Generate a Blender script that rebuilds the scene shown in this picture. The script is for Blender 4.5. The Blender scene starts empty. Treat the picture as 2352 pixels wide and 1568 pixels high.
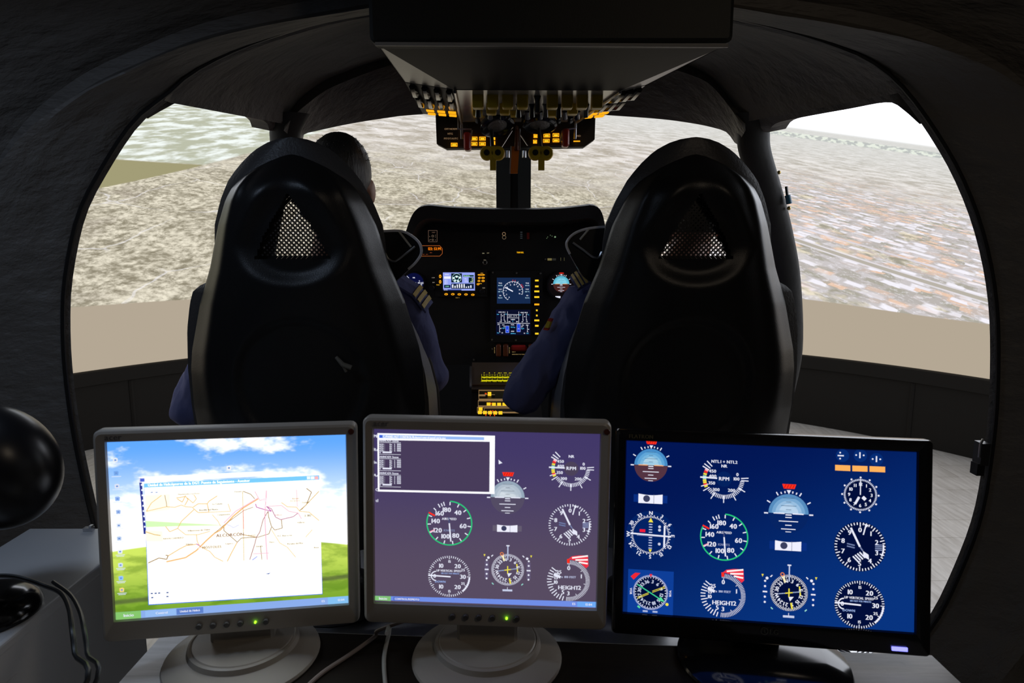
import bpy, bmesh, math, random
from math import sin, cos, pi, radians, sqrt, atan2
from mathutils import Vector, Matrix, Euler, noise as mnoise
random.seed(7)
sc = bpy.context.scene
col = sc.collection

# ------------------------------------------------------------------ camera, world, lights, exposure
CAMZ = 1.40
PITCH = radians(9.0)
FPX = 1568.0
cd = bpy.data.cameras.new('camera')
cd.sensor_width = 36.0
cd.lens = 24.0
cd.clip_start = 0.02
cd.dof.use_dof = True
cd.dof.focus_distance = 1.9
cd.dof.aperture_fstop = 9.0
cam = bpy.data.objects.new('camera', cd)
cam.location = (0, 0, CAMZ)
cam.rotation_euler = (radians(90) - PITCH, 0, 0)
col.objects.link(cam)
sc.camera = cam
sc.cycles.max_bounces = 6
sc.cycles.diffuse_bounces = 3
sc.cycles.glossy_bounces = 3

w = bpy.data.worlds.new('dim_room')
sc.world = w
w.use_nodes = True
w.node_tree.nodes['Background'].inputs[0].default_value = (0.5, 0.55, 0.65, 1)
w.node_tree.nodes['Background'].inputs[1].default_value = 0.012

vs = sc.view_settings
vs.view_transform = 'Standard'
vs.look = 'None'
vs.exposure = 0.0
vs.gamma = 1.0
vs.use_curve_mapping = False

# two small cabin ceiling lamps above the operator: cool on the left, warm on the right
for nm, e_, c_, loc, rot in (('cabin_lamp_cool', 1.6, (0.60, 0.75, 1.0), (-0.92, 0.92, 1.84), (4, -6, 0)),
                             ('cabin_lamp_warm', 1.35, (1.0, 0.82, 0.62), (0.80, -0.10, 2.06), (36, 10, 8))):
    ld = bpy.data.lights.new(nm, 'AREA')
    ld.energy = e_; ld.color = c_; ld.size = 0.16
    lo = bpy.data.objects.new(nm, ld)
    lo.location = loc; lo.rotation_euler = tuple(radians(a) for a in rot)
    col.objects.link(lo)

# ------------------------------------------------------------------ projection helpers (measuring only)
CP, SP = cos(PITCH), sin(PITCH)
def ray(px, py):
    u = (px - 1176.0) / FPX
    v = (784.0 - py) / FPX
    return Vector((u, CP + v * SP, v * CP - SP))
def P(px, py, Y):
    d = ray(px, py)
    t = Y / d.y
    return Vector((d.x * t, Y, CAMZ + d.z * t))
def PZ(px, py, z):
    d = ray(px, py)
    t = (z - CAMZ) / d.z
    return Vector((d.x * t, d.y * t, z))

# ------------------------------------------------------------------ colour + materials
def lin(c):
    def f(x):
        x = x / 255.0
        return x / 12.92 if x <= 0.04045 else ((x + 0.055) / 1.055) ** 2.4
    return tuple(f(x) for x in c)
MATS = {}
class NT:
    def __init__(s, m):
        s.t = m.node_tree
    def n(s, typ, **kw):
        o = s.t.nodes.new(typ)
        for k, v in kw.items():
            setattr(o, k, v)
        return o
    def put(s, sock, val):
        if val is None:
            return
        if hasattr(val, 'is_output') or isinstance(val, bpy.types.NodeSocket):
            s.t.links.new(val, sock)
        else:
            if isinstance(val, (tuple, list)) and len(val) == 3 and sock.type == 'RGBA':
                val = (*val, 1)
            sock.default_value = val
    def math(s, op, a, b=None, c=None, clamp=False):
        o = s.n('ShaderNodeMath', operation=op, use_clamp=clamp)
        s.put(o.inputs[0], a); s.put(o.inputs[1], b)
        if c is not None: s.put(o.inputs[2], c)
        return o.outputs[0]
    def mix(s, f, a, b, mode='MIX'):
        o = s.n('ShaderNodeMix', data_type='RGBA', blend_type=mode)
        s.put(o.inputs[0], f); s.put(o.inputs[6], a); s.put(o.inputs[7], b)
        return o.outputs[2]
    def noise(s, vec, scale, detail=3, rough=0.55):
        o = s.n('ShaderNodeTexNoise')
        s.put(o.inputs['Vector'], vec); s.put(o.inputs['Scale'], scale)
        o.inputs['Detail'].default_value = detail; o.inputs['Roughness'].default_value = rough
        return o.outputs[0]
    def voro(s, vec, scale, feature='F1', out=0):
        o = s.n('ShaderNodeTexVoronoi', feature=feature)
        s.put(o.inputs['Vector'], vec); s.put(o.inputs['Scale'], scale)
        return o.outputs[out]
    def smooth(s, x, a, b):
        o = s.n('ShaderNodeMapRange', interpolation_type='SMOOTHSTEP')
        s.put(o.inputs[0], x); s.put(o.inputs[1], a); s.put(o.inputs[2], b)
        return o.outputs[0]
    def coords(s, which='Object'):
        return s.n('ShaderNodeTexCoord').outputs[which]
    def sep(s, v):
        o = s.n('ShaderNodeSeparateXYZ'); s.put(o.inputs[0], v); return o.outputs
    def comb(s, x, y, z):
        o = s.n('ShaderNodeCombineXYZ')
        s.put(o.inputs[0], x); s.put(o.inputs[1], y); s.put(o.inputs[2], z); return o.outputs[0]
    def scalev(s, v, k):
        o = s.n('ShaderNodeVectorMath', operation='MULTIPLY'); s.put(o.inputs[0], v); s.put(o.inputs[1], k); return o.outputs[0]

def mat(name, c, rough=0.5, metal=0.0, spec=0.5, bump=0.0, bscale=60.0, stretch=(1, 1, 1), vary=0.0, vscale=8.0, coat=0.0, detail=4, bdist=0.004):
    if name in MATS:
        return MATS[name]
    m = bpy.data.materials.new(name)
    m.use_nodes = True
    N = NT(m)
    b = m.node_tree.nodes['Principled BSDF']
    b.inputs['Base Color'].default_value = (*c, 1)
    b.inputs['Roughness'].default_value = rough
    b.inputs['Metallic'].default_value = metal
    b.inputs['Specular IOR Level'].default_value = spec
    b.inputs['Coat Weight'].default_value = coat
    if bump or vary:
        co = N.scalev(N.coords(), stretch)
        if bump:
            bn = N.n('ShaderNodeBump')
            bn.inputs['Strength'].default_value = min(1.0, bump)
            bn.inputs['Distance'].default_value = bdist
            N.put(bn.inputs['Height'], N.noise(co, bscale, detail))
            m.node_tree.links.new(bn.outputs[0], b.inputs['Normal'])
        if vary:
            f = N.noise(co, vscale, 3)
            N.put(b.inputs['Base Color'], N.mix(f, tuple(x * (1 - vary) for x in c), tuple(min(1, x * (1 + vary)) for x in c)))
    MATS[name] = m
    return m
def emi(name, c, strength=1.0):
    if name in MATS:
        return MATS[name]
    m = bpy.data.materials.new(name)
    m.use_nodes = True
    t = m.node_tree
    t.nodes.clear()
    o = t.nodes.new('ShaderNodeOutputMaterial')
    e = t.nodes.new('ShaderNodeEmission')
    e.inputs[0].default_value = (*c, 1)
    e.inputs[1].default_value = strength
    t.links.new(e.outputs[0], o.inputs[0])
    MATS[name] = m
    return m
def emi_attr(name, strength=1.0):
    m = emi(name, (1, 1, 1), strength)
    t = m.node_tree
    if not any(n.type == 'ATTRIBUTE' for n in t.nodes):
        a = t.nodes.new('ShaderNodeAttribute'); a.attribute_name = 'Col'
        e = [n for n in t.nodes if n.type == 'EMISSION'][0]
        t.links.new(a.outputs['Color'], e.inputs[0])
    return m

# ------------------------------------------------------------------ objects
def tag(o, label=None, cat=None, group=None, kind=None):
    if label: o['label'] = label
    if cat: o['category'] = cat
    if group: o['group'] = group
    if kind: o['kind'] = kind
    return o
def empty(name, loc, label, cat, group=None, kind=None, rot=None):
    o = bpy.data.objects.new(name, None)
    o.empty_display_size = 0.05
    o.location = loc
    if rot is not None: o.rotation_euler = rot
    col.objects.link(o)
    return tag(o, label, cat, group, kind)
def link(name, me, parent=None):
    o = bpy.data.objects.new(name, me)
    col.objects.link(o)
    if parent is not None:
        o.parent = parent
    return o
def copy_tree(o, parent=None):
    c = o.copy(); col.objects.link(c); c.parent = parent
    for ch in list(o.children): copy_tree(ch, c)
    return c

def catmull(pts, n):
    pts = [Vector(p) for p in pts]
    if n <= 0: return pts
    out = []
    for i in range(len(pts) - 1):
        p0 = pts[i - 1] if i > 0 else pts[i] * 2 - pts[i + 1]
        p1, p2 = pts[i], pts[i + 1]
        p3 = pts[i + 2] if i + 2 < len(pts) else p2 * 2 - p1
        for k in range(n):
            t = k / n
            out.append(0.5 * ((2 * p1) + (p2 - p0) * t + (2 * p0 - 5 * p1 + 4 * p2 - p3) * t * t + (3 * p1 - p0 - 3 * p2 + p3) * t ** 3))
    out.append(pts[-1])
    return out
def resample(pts, n):
    L = [0]
    for a, b in zip(pts, pts[1:]): L.append(L[-1] + (b - a).length)
    out = []; j = 0
    for i in range(n):
        s = L[-1] * i / (n - 1)
        while j < len(pts) - 2 and L[j + 1] < s: j += 1
        t = (s - L[j]) / max(1e-9, L[j + 1] - L[j])
        out.append(pts[j].lerp(pts[j + 1], t))
    return out
def interp(tab, x):
    if x <= tab[0][0]: return tab[0][1]
    for (a, fa), (b, fb) in zip(tab, tab[1:]):
        if x <= b:
            t = (x - a) / (b - a)
            return fa + (fb - fa) * t
    return tab[-1][1]

class MB:
    """collects shapes, builds ONE mesh object"""
    def __init__(s, org=(0, 0, 0)):
        s.v = []; s.f = []; s.mi = []; s.o = Vector(org); s.m = 0
    def add(s, vs, fs):
        n = len(s.v)
        s.v += [Vector(v) - s.o for v in vs]
        s.f += [tuple(i + n for i in f) for f in fs]
        s.mi += [s.m] * len(fs)
        return s
    def box(s, c, size, rot=None):
        hx, hy, hz = size[0] / 2, size[1] / 2, size[2] / 2
        c = Vector(c)
        R = rot if rot is not None else Matrix.Identity(3)
        vs = [c + R @ Vector((x * hx, y * hy, z * hz)) for x in (-1, 1) for y in (-1, 1) for z in (-1, 1)]
        return s.add(vs, [(0, 1, 3, 2), (4, 6, 7, 5), (0, 4, 5, 1), (2, 3, 7, 6), (0, 2, 6, 4), (1, 5, 7, 3)])
    def cbox(s, c, size, b, rot=None):
        """box with bevelled vertical-in-Y outline (rounded corners in XZ) and bevelled front"""
        hx, hy, hz = size[0] / 2, size[1] / 2, size[2] / 2
        c = Vector(c); R = rot if rot is not None else Matrix.Identity(3)
        def ring(y, ins):
            out = []
            for sx, sz, a0 in ((1, 1, 0), (-1, 1, 90), (-1, -1, 180), (1, -1, 270)):
                for k in range(4):
                    a = radians(a0 + k * 30)
                    out.append(c + R @ Vector((sx * (hx - b) + (b - ins) * cos(a), y, sz * (hz - b) + (b - ins) * sin(a))))
            return out
        e = min(b * 0.6, hy * 0.6)
        rings = [ring(-hy, e), ring(-hy + e, 0), ring(hy - e, 0), ring(hy, e)]
        return s.loft(rings, closed=True, caps=True)
    def loft(s, rows, closed=False, caps=False):
        n = len(rows[0]); vs = [p for r in rows for p in r]; fs = []
        for i in range(len(rows) - 1):
            for j in range(n if closed else n - 1):
                k = (j + 1) % n
                fs.append((i * n + j, i * n + k, (i + 1) * n + k, (i + 1) * n + j))
        if caps:
            fs.append(tuple(range(n - 1, -1, -1)))
            fs.append(tuple(range((len(rows) - 1) * n, len(rows) * n)))
        return s.add(vs, fs)
    def prism(s, poly, d):
        poly = [Vector(p) for p in poly]; d = Vector(d)
        return s.loft([poly, [p + d for p in poly]], closed=True, caps=True)
    def tube(s, pts, r, n=8, caps=True):
        pts = [Vector(p) for p in pts]
        rs = r if isinstance(r, (list, tuple)) else [r] * len(pts)
        rows = []; up = None
        for i, p in enumerate(pts):
            d = (pts[min(i + 1, len(pts) - 1)] - pts[max(i - 1, 0)])
            if d.length < 1e-9: d = Vector((0, 0, 1))
            d.normalize()
            if up is None:
                up = Vector((0, 0, 1)) if abs(d.z) < 0.9 else Vector((1, 0, 0))
            x = d.cross(up)
            if x.length < 1e-6: x = d.orthogonal()
            x.normalize(); y = x.cross(d).normalized(); up = y
            rr = rs[i]
            ra, rb = (rr if isinstance(rr, (tuple, list)) else (rr, rr))
            rows.append([p + x * ra * cos(2 * pi * k / n) + y * rb * sin(2 * pi * k / n) for k in range(n)])
        return s.loft(rows, closed=True, caps=caps)
    def capsule(s, a, b, ra, rb, n=14):
        a, b = Vector(a), Vector(b)
        d = (b - a).normalized()
        pts, rs = [], []
        for k in range(5):
            t = k / 4 * pi / 2
            pts.append(a - d * ra * cos(t)); rs.append(max(1e-4, ra * sin(t)))
        for k in range(5):
            t = k / 4 * pi / 2
            pts.append(b + d * rb * sin(t)); rs.append(max(1e-4, rb * cos(t)))
        return s.tube(pts, rs, n)
    def lathe(s, prof, c, axis='Z', n=28, R=None):
        c = Vector(c); rows = []
        for r, h in prof:
            ring = []
            for k in range(n):
                a = 2 * pi * k / n
                if axis == 'Z': q = Vector((r * cos(a), r * sin(a), h))
                elif axis == 'Y': q = Vector((r * cos(a), h, r * sin(a)))
                else: q = Vector((h, r * cos(a), r * sin(a)))
                ring.append(c + (R @ q if R is not None else q))
            rows.append(ring)
        return s.loft(rows, closed=True, caps=True)
    def ellipsoid(s, c, rad, n=20, m=12, R=None):
        c = Vector(c); rows = []
        for i in range(m + 1):
            t = -pi / 2 + pi * i / m
            rr = max(1e-3, cos(t))
            ring = []
            for k in range(n):
                q = Vector((rad[0] * rr * cos(2 * pi * k / n), rad[1] * rr * sin(2 * pi * k / n), rad[2] * sin(t)))
                ring.append(c + (R @ q if R is not None else q))
            rows.append(ring)
        return s.loft(rows, closed=True, caps=True)
    def mesh(s, name, mats, smooth=True, flip=False):
        me = bpy.data.meshes.new(name)
        me.from_pydata([tuple(v) for v in s.v], [], [tuple(reversed(f)) for f in s.f] if flip else s.f)
        if not isinstance(mats, (list, tuple)): mats = [mats]
        for m in mats: me.materials.append(m)
        if len(mats) > 1: me.polygons.foreach_set('material_index', s.mi)
        bm = bmesh.new(); bm.from_mesh(me)
        bmesh.ops.recalc_face_normals(bm, faces=bm.faces)
        bm.to_mesh(me); bm.free()
        if smooth:
            me.polygons.foreach_set('use_smooth', [True] * len(me.polygons))
            try: me.set_sharp_from_angle(angle=radians(38))
            except Exception: pass
        me.update()
        return me
    def build(s, name, mats, parent=None, smooth=True, label=None):
        o = link(name, s.mesh(name, mats, smooth), parent)
        if label: o['label'] = label
        return o
def baked(me, *mods):
    """apply modifiers through the depsgraph and return a plain mesh"""
    tmp = bpy.data.objects.new('tmp', me); col.objects.link(tmp)
    for typ, kw in mods:
        m = tmp.modifiers.new(typ, typ)
        for k, v in kw.items(): setattr(m, k, v)
    dg = bpy.context.evaluated_depsgraph_get(); dg.update()
    out = bpy.data.meshes.new_from_object(tmp.evaluated_get(dg))
    bpy.data.objects.remove(tmp)
    return out

# ------------------------------------------------------------------ glyphs for lettering
GLY = {}
def load_glyphs(chars):
    cu = bpy.data.curves.new('glyph', 'FONT'); cu.resolution_u = 2
    ob = bpy.data.objects.new('glyph', cu); col.objects.link(ob)
    for ch in chars:
        cu.body = ch
        dg = bpy.context.evaluated_depsgraph_get(); dg.update()
        ev = ob.evaluated_get(dg); me = ev.to_mesh()
        vs = [(v.co.x, v.co.y) for v in me.vertices]; fs = [tuple(p.vertices) for p in me.polygons]
        wd = max([v[0] for v in vs] + [0.0])
        GLY[ch] = (vs, fs, wd + 0.07)
        ev.to_mesh_clear()
    bpy.data.objects.remove(ob); bpy.data.curves.remove(cu)
    GLY[' '] = ([], [], 0.3)
load_glyphs(sorted(set('ABCDEFGHIJKLMNOPQRSTUVWXYZabcdefghijklmnopqrstuvwxyz0123456789.,:;%+-=/()_ÓÍíóúñ°&#')))

class G2:
    """flat 2-D drawing: coloured polygons, lines, arcs, lettering, in local x (right) / z (up)"""
    LAY = 0.00012
    def __init__(s, lay0=1):
        s.v = []; s.f = []; s.c = []; s.lay = lay0
    def up(s): s.lay += 1; return s
    def poly(s, pts, c):
        n = len(s.v); y = -s.lay * s.LAY
        s.v += [(p[0], y, p[1]) for p in pts]
        s.f.append(tuple(range(n, n + len(pts)))); s.c.append(c)
    def tri(s, pts, faces, c):
        n = len(s.v); y = -s.lay * s.LAY
        s.v += [(p[0], y, p[1]) for p in pts]
        for f in faces:
            s.f.append(tuple(i + n for i in f)); s.c.append(c)
    def rect(s, x0, z0, x1, z1, c): s.poly([(x0, z0), (x1, z0), (x1, z1), (x0, z1)], c)
    def line(s, a, b, w, c):
        dx, dz = b[0] - a[0], b[1] - a[1]; L = sqrt(dx * dx + dz * dz) or 1e-9
        nx, nz = -dz / L * w / 2, dx / L * w / 2
        s.poly([(a[0] - nx, a[1] - nz), (b[0] - nx, b[1] - nz), (b[0] + nx, b[1] + nz), (a[0] + nx, a[1] + nz)], c)
    def path(s, pts, w, c):
        for a, b in zip(pts, pts[1:]): s.line(a, b, w, c)
    def disc(s, x, z, r, c, n=28, sq=1.0):
        s.poly([(x + r * cos(2 * pi * k / n), z + sq * r * sin(2 * pi * k / n)) for k in range(n)], c)
    def half(s, x, z, r, a0, a1, c, n=20):
        s.poly([(x + r * cos(radians(a0 + (a1 - a0) * k / n)), z + r * sin(radians(a0 + (a1 - a0) * k / n))) for k in range(n + 1)], c)
    def arc(s, x, z, r, a0, a1, w, c, n=36):      # clock angles: 0 = up, clockwise
        pts = []
        for k in range(n + 1):
            a = radians(a0 + (a1 - a0) * k / n); pts.append((sin(a), cos(a)))
        for p, q in zip(pts, pts[1:]):
            s.poly([(x + p[0] * (r - w / 2), z + p[1] * (r - w / 2)), (x + q[0] * (r - w / 2), z + q[1] * (r - w / 2)),
                    (x + q[0] * (r + w / 2), z + q[1] * (r + w / 2)), (x + p[0] * (r + w / 2), z + p[1] * (r + w / 2))], c)
    def tick(s, x, z, a, r0, r1, w, c):
        a = radians(a)
        s.line((x + sin(a) * r0, z + cos(a) * r0), (x + sin(a) * r1, z + cos(a) * r1), w, c)
    def text(s, t, x, z, h, c, rot=0.0, align='C', sx=1.0, bold=True):
        k = h / 0.7
        W = sum(GLY.get(ch, GLY[' '])[2] for ch in t) * k * sx
        ox = {'C': -W / 2, 'L': 0, 'R': -W}[align]
        ca, sa = cos(-radians(rot)), sin(-radians(rot))
        for ch in t:
            g = GLY.get(ch, GLY[' '])
            pts = [(ox + vx * k * sx, vz * k - h / 2) for vx, vz in g[0]]
            for ob in ((-.05, .05) if bold else (0,)):
                s.tri([(x + (a + ob * h) * ca - b * sa, z + (a + ob * h) * sa + b * ca) for a, b in pts], g[1], c)
            ox += g[2] * k * sx
    def clock(s, x, z, a, r): return (x + sin(radians(a)) * r, z + cos(radians(a)) * r)
    def build(s, name, material, parent, label=None):
        me = bpy.data.meshes.new(name)
        me.from_pydata(s.v, [], s.f)
        at = me.color_attributes.new('Col', 'FLOAT_COLOR', 'CORNER')
        buf = []
        for f, c in zip(s.f, s.c): buf += [c[0], c[1], c[2], 1.0] * len(f)
        at.data.foreach_set('color', buf)
        me.materials.append(material)
        me.update()
        o = link(name, me, parent)
        if label: o['label'] = label
        return o

# ------------------------------------------------------------------ shared materials
black_fabric = mat('black_lining', (0.145, 0.136, 0.126), rough=0.55, spec=0.45, bump=1.0, bscale=7, stretch=(0.45, 1.9, 1.5), detail=6, bdist=0.03)
black_plastic = mat('black_plastic', (0.012, 0.012, 0.013), rough=0.33, spec=0.45, bump=0.05, bscale=300)
black_gloss = mat('black_gloss', (0.008, 0.008, 0.009), rough=0.14, spec=0.55)
black_matte = mat('black_matte', (0.014, 0.014, 0.014), rough=0.75, spec=0.25, bump=0.1, bscale=220)
panel_black = mat('panel_black', (0.011, 0.011, 0.011), rough=0.6, spec=0.3, bump=0.1, bscale=400)
white_plastic = mat('beige_plastic', (0.47, 0.435, 0.39), rough=0.38, spec=0.4, bump=0.06, bscale=500)
metal = mat('bare_metal', (0.62, 0.63, 0.66), rough=0.28, metal=1.0, bump=0.05, bscale=90)
dark_metal = mat('dark_metal', (0.10, 0.10, 0.105), rough=0.35, metal=0.8)
grey_leather = mat('dark_leather', (0.060, 0.058, 0.060), rough=0.42, spec=0.45, bump=0.25, bscale=160)
orange_lit = emi('orange_lit', lin((255, 170, 25)), 1.15)
amber_lit = emi('amber_lit', lin((255, 205, 40)), 1.1)
yellow_plastic = mat('yellow_plastic', (0.60, 0.40, 0.015), rough=0.4)
orange_plastic = mat('orange_plastic', (0.85, 0.20, 0.015), rough=0.35)
red_plastic = mat('red_plastic', (0.30, 0.018, 0.012), rough=0.35)
gfx = emi_attr('display_glow', 1.0)
gfx_soft = emi_attr('display_glow_bright', 1.3)

# ------------------------------------------------------------------ floor of the simulator hall
DC, DR = 2.2, 3.51            # centre (y) and radius of the curved projection screen
fm = bpy.data.materials.new('grey_laminate'); fm.use_nodes = True
N = NT(fm); bs = fm.node_tree.nodes['Principled BSDF']
co = N.coords()
warp = N.noise(N.scalev(co, (2.2, 2.2, 1)), 1.3, 2)
gr = N.noise(N.scalev(co, (14, 1.6, 1)), 3.0, 6, 0.62)
br = N.n('ShaderNodeTexBrick'); br.offset = 0.37
N.put(br.inputs['Vector'], N.scalev(co, (1, 1, 1)))
br.inputs['Color1'].default_value = (1, 1, 1, 1); br.inputs['Color2'].default_value = (0.9, 0.9, 0.9, 1); br.inputs['Mortar'].default_value = (0.55, 0.53, 0.5, 1)
br.inputs['Scale'].default_value = 1.0; br.inputs['Mortar Size'].default_value = 0.0018
br.inputs['Brick Width'].default_value = 1.3; br.inputs['Row Height'].default_value = 0.2
c1 = N.mix(N.smooth(gr, 0.3, 0.7), (0.60, 0.565, 0.52), (0.84, 0.81, 0.77))
N.put(bs.inputs['Base Color'], N.mix(1.0, c1, br.outputs[0], 'MULTIPLY'))
bs.inputs['Roughness'].default_value = 0.34
me = MB(); me.box((0, 2.0, -0.02), (7.6, 8.4, 0.04))
tag(me.build('floor', fm, smooth=False), 'pale grey wood laminate floor outside the cockpit', 'floor', kind='structure')

# ------------------------------------------------------------------ projection screen: a curved wall showing the terrain
SZ0, SZ1 = 0.51, 3.05
def cyl(r, z, a): return Vector((r * sin(a), DC + r * cos(a), z))
AA = [radians(-118 + 236 * k / 118) for k in range(119)]
pm = bpy.data.materials.new('projected_terrain'); pm.use_nodes = True
t = pm.node_tree; t.nodes.clear(); N = NT(pm)
out = N.n('ShaderNodeOutputMaterial'); em = N.n('ShaderNodeEmission'); t.links.new(em.outputs[0], out.inputs[0])
X, Y, Z = N.sep(N.coords())[:3]
dy = N.math('SUBTRACT', Y, DC)
# simulated horizon plane (aircraft banked and nose down)
hz = N.math('ADD', 1.75, N.math('SUBTRACT', N.math('MULTIPLY', dy, 0.222), N.math('MULTIPLY', X, 0.108)))
s = N.math('SUBTRACT', hz, Z)
ss = N.math('MAXIMUM', s, 0.012)
gx = N.math('MULTIPLY', N.math('DIVIDE', X, ss), 1.9); gy = N.math('MULTIPLY', N.math('DIVIDE', dy, ss), 1.9)
g = N.comb(gx, gy, 0.0)
gw = N.n('ShaderNodeVectorMath', operation='ADD')
gt = N.n('ShaderNodeVectorMath', operation='ADD')
wv = N.n('ShaderNodeTexNoise'); N.put(wv.inputs['Vector'], g); wv.inputs['Scale'].default_value = 1.1; wv.inputs['Detail'].default_value = 3
N.put(gw.inputs[0], g); N.put(gw.inputs[1], N.scalev(wv.outputs['Color'], (0.6, 0.6, 0)))
g2 = gw.outputs[0]
N.put(gt.inputs[0], g); N.put(gt.inputs[1], N.scalev(wv.outputs['Color'], (0.35, 0.35, 0)))
g3 = gt.outputs[0]
big = N.noise(g2, 0.55, 3, 0.6)
mid = N.noise(g2, 2.4, 4, 0.7)
fine = N.noise(g3, 11.0, 3, 0.72)
right = N.smooth(X, 0.6, 2.0)                       # town side
nearb = N.smooth(s, 0.35, 0.85)                      # close to the aircraft
# scrubland (left)
scrub = N.mix(N.smooth(N.math('ADD', N.math('MULTIPLY', mid, 0.45), N.math('MULTIPLY', fine, 0.65)), 0.42, 0.70), lin((132, 125, 104)), lin((222, 215, 192)))
scrub = N.mix(N.smooth(big, 0.48, 0.6), scrub, N.mix(N.smooth(fine, 0.42, 0.62), lin((146, 138, 120)), lin((186, 178, 160))))
# plain (middle distance): soft streaks of fields
stk = N.noise(g2, 0.85, 4, 0.68)
stk2 = N.noise(N.scalev(g2, (1, 1.6, 1)), 2.6, 3, 0.7)
plain = N.mix(N.smooth(stk, 0.36, 0.64), lin((168, 160, 144)), lin((222, 217, 208)))
plain = N.mix(N.math('MULTIPLY', N.smooth(stk2, 0.55, 0.70), 0.75), plain, lin((236, 232, 226)))
plain = N.mix(N.math('MULTIPLY', N.smooth(stk2, 0.44, 0.34), 0.55), plain, lin((152, 145, 130)))
# town (right): blocks lined up with the motorway, pale and terracotta roofs
UX = N.math('ADD', N.math('MULTIPLY', gx, 0.874), N.math('MULTIPLY', gy, 0.485))
VX = N.math('SUBTRACT', N.math('MULTIPLY', gy, 0.874), N.math('MULTIPLY', gx, 0.485))
twv = N.n('ShaderNodeVectorMath', operation='ADD'); N.put(twv.inputs[0], N.comb(UX, VX, 0.0)); N.put(twv.inputs[1], N.scalev(wv.outputs['Color'], (0.22, 0.22, 0)))
gtw = twv.outputs[0]
bl = N.n('ShaderNodeTexVoronoi', feature='F1', distance='CHEBYCHEV'); N.put(bl.inputs['Vector'], N.scalev(gtw, (1, 0.72, 1))); bl.inputs['Scale'].default_value = 4.6; bl.inputs['Randomness'].default_value = 0.8
bv = N.sep(bl.outputs['Color'])
dist = big
roof = N.mix(N.smooth(N.math('ADD', bv[0], N.math('MULTIPLY', N.math('SUBTRACT', dist, 0.5), 2.2)), 0.48, 0.74), lin((226, 223, 226)), lin((216, 184, 158)))
roof = N.mix(N.smooth(bv[1], 0.70, 0.80), roof, lin((160, 156, 142)))
roof = N.mix(N.math('MULTIPLY', N.smooth(bl.outputs['Distance'], 0.30, 0.46), 0.8), roof, lin((176, 170, 164)))
roof = N.mix(N.math('MULTIPLY', N.smooth(fine, 0.50, 0.68), 0.5), roof, lin((238, 236, 238)))
roof = N.mix(N.math('MULTIPLY', N.smooth(stk, 0.56, 0.64), 0.9), roof, N.mix(N.smooth(mid, .4, .62), lin((146, 142, 122)), lin((222, 212, 186))))
hw = N.math('ABSOLUTE', N.math('SUBTRACT', N.math('ADD', UX, N.math('MULTIPLY', N.math('SINE', N.math('MULTIPLY', VX, 0.7)), 0.12)), 7.62))
roof = N.mix(N.math('MULTIPLY', N.smooth(hw, 0.20, 0.16), 0.8), roof, lin((214, 210, 212)))
roof = N.mix(N.smooth(hw, 0.105, 0.085), roof, lin((170, 164, 150)))
hw2 = N.math('ABSOLUTE', N.math('SUBTRACT', UX, 8.6))
roof = N.mix(N.math('MULTIPLY', N.smooth(hw2, 0.075, 0.055), 0.8), roof, lin((206, 202, 206)))
townm = N.math('MULTIPLY', N.math('MULTIPLY', right, N.smooth(big, 0.28, 0.40)), N.smooth(s, 0.25, 0.48))
land = N.mix(N.math('MULTIPLY', nearb, N.math('SUBTRACT', 1.0, right)), plain, scrub)
land = N.mix(townm, land, roof)
# roads and bright tracks
def road(scale, wdt, off):
    v = N.n('ShaderNodeTexVoronoi', feature='DISTANCE_TO_EDGE')
    o = N.n('ShaderNodeVectorMath', operation='ADD'); N.put(o.inputs[0], g2); o.inputs[1].default_value = (off, off * 2, 0)
    N.put(v.inputs['Vector'], o.outputs[0]); v.inputs['Scale'].default_value = scale
    return N.smooth(v.outputs[0], wdt, wdt * 0.45)
r1 = N.math('MULTIPLY', road(0.85, 0.013, 3.7), N.smooth(big, 0.40, 0.50))
land = N.mix(N.math('MULTIPLY', N.math('MULTIPLY', r1, N.math('SUBTRACT', 1.0, townm)), 0.42), land, lin((238, 236, 236)))
r3 = N.smooth(fine, 0.72, 0.80)
land = N.mix(N.math('MULTIPLY', r3, 0.8), land, lin((242, 240, 238)))
# pale mottled far country on the left, olive facet under it
edge = N.math('ADD', 2.735, N.math('MULTIPLY', X, 0.395))
farl = N.math('MULTIPLY', N.smooth(X, -1.2, -1.6), N.smooth(N.math('SUBTRACT', Z, N.math('MAXIMUM', edge, 1.875)), -0.006, 0.01))
gf = N.scalev(g, (1, 0.5, 1))
farc = N.mix(N.smooth(N.noise(gf, 2.1, 4, 0.6), 0.42, 0.62), lin((172, 175, 152)), lin((226, 232, 224)))
land = N.mix(farl, land, farc)
ol1 = N.math('MULTIPLY', N.smooth(N.math('SUBTRACT', Z, edge), -0.004, 0.004), N.smooth(Z, 1.881, 1.871))
ol1 = N.math('MULTIPLY', ol1, N.smooth(X, -1.2, -1.6))
land = N.mix(ol1, land, lin((148, 143, 106)))
# haze towards the horizon, then white sky
haze = N.smooth(s, 0.42, 0.03)
land = N.mix(N.math('MULTIPLY', haze, 0.5), land, lin((206, 211, 206)))
treel = N.math('MULTIPLY', N.math('MULTIPLY', N.smooth(s, 0.052, 0.060), N.smooth(s, 0.092, 0.082)), N.smooth(X, 1.5, 1.9))
trn = N.n('ShaderNodeTexNoise'); N.put(trn.inputs['Vector'], N.comb(N.math('MULTIPLY', X, 34.0), N.math('MULTIPLY', s, 60.0), 0.0)); trn.inputs['Scale'].default_value = 1.0
trc = N.mix(N.smooth(trn.outputs[0], 0.45, 0.56), lin((140, 150, 146)), lin((226, 236, 214)))
land = N.mix(N.math('MULTIPLY', treel, 0.5), land, trc)
sky = N.smooth(s, 0.035, -0.03)
scene_c = N.mix(sky, land, (2.3, 2.4, 2.5))
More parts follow.
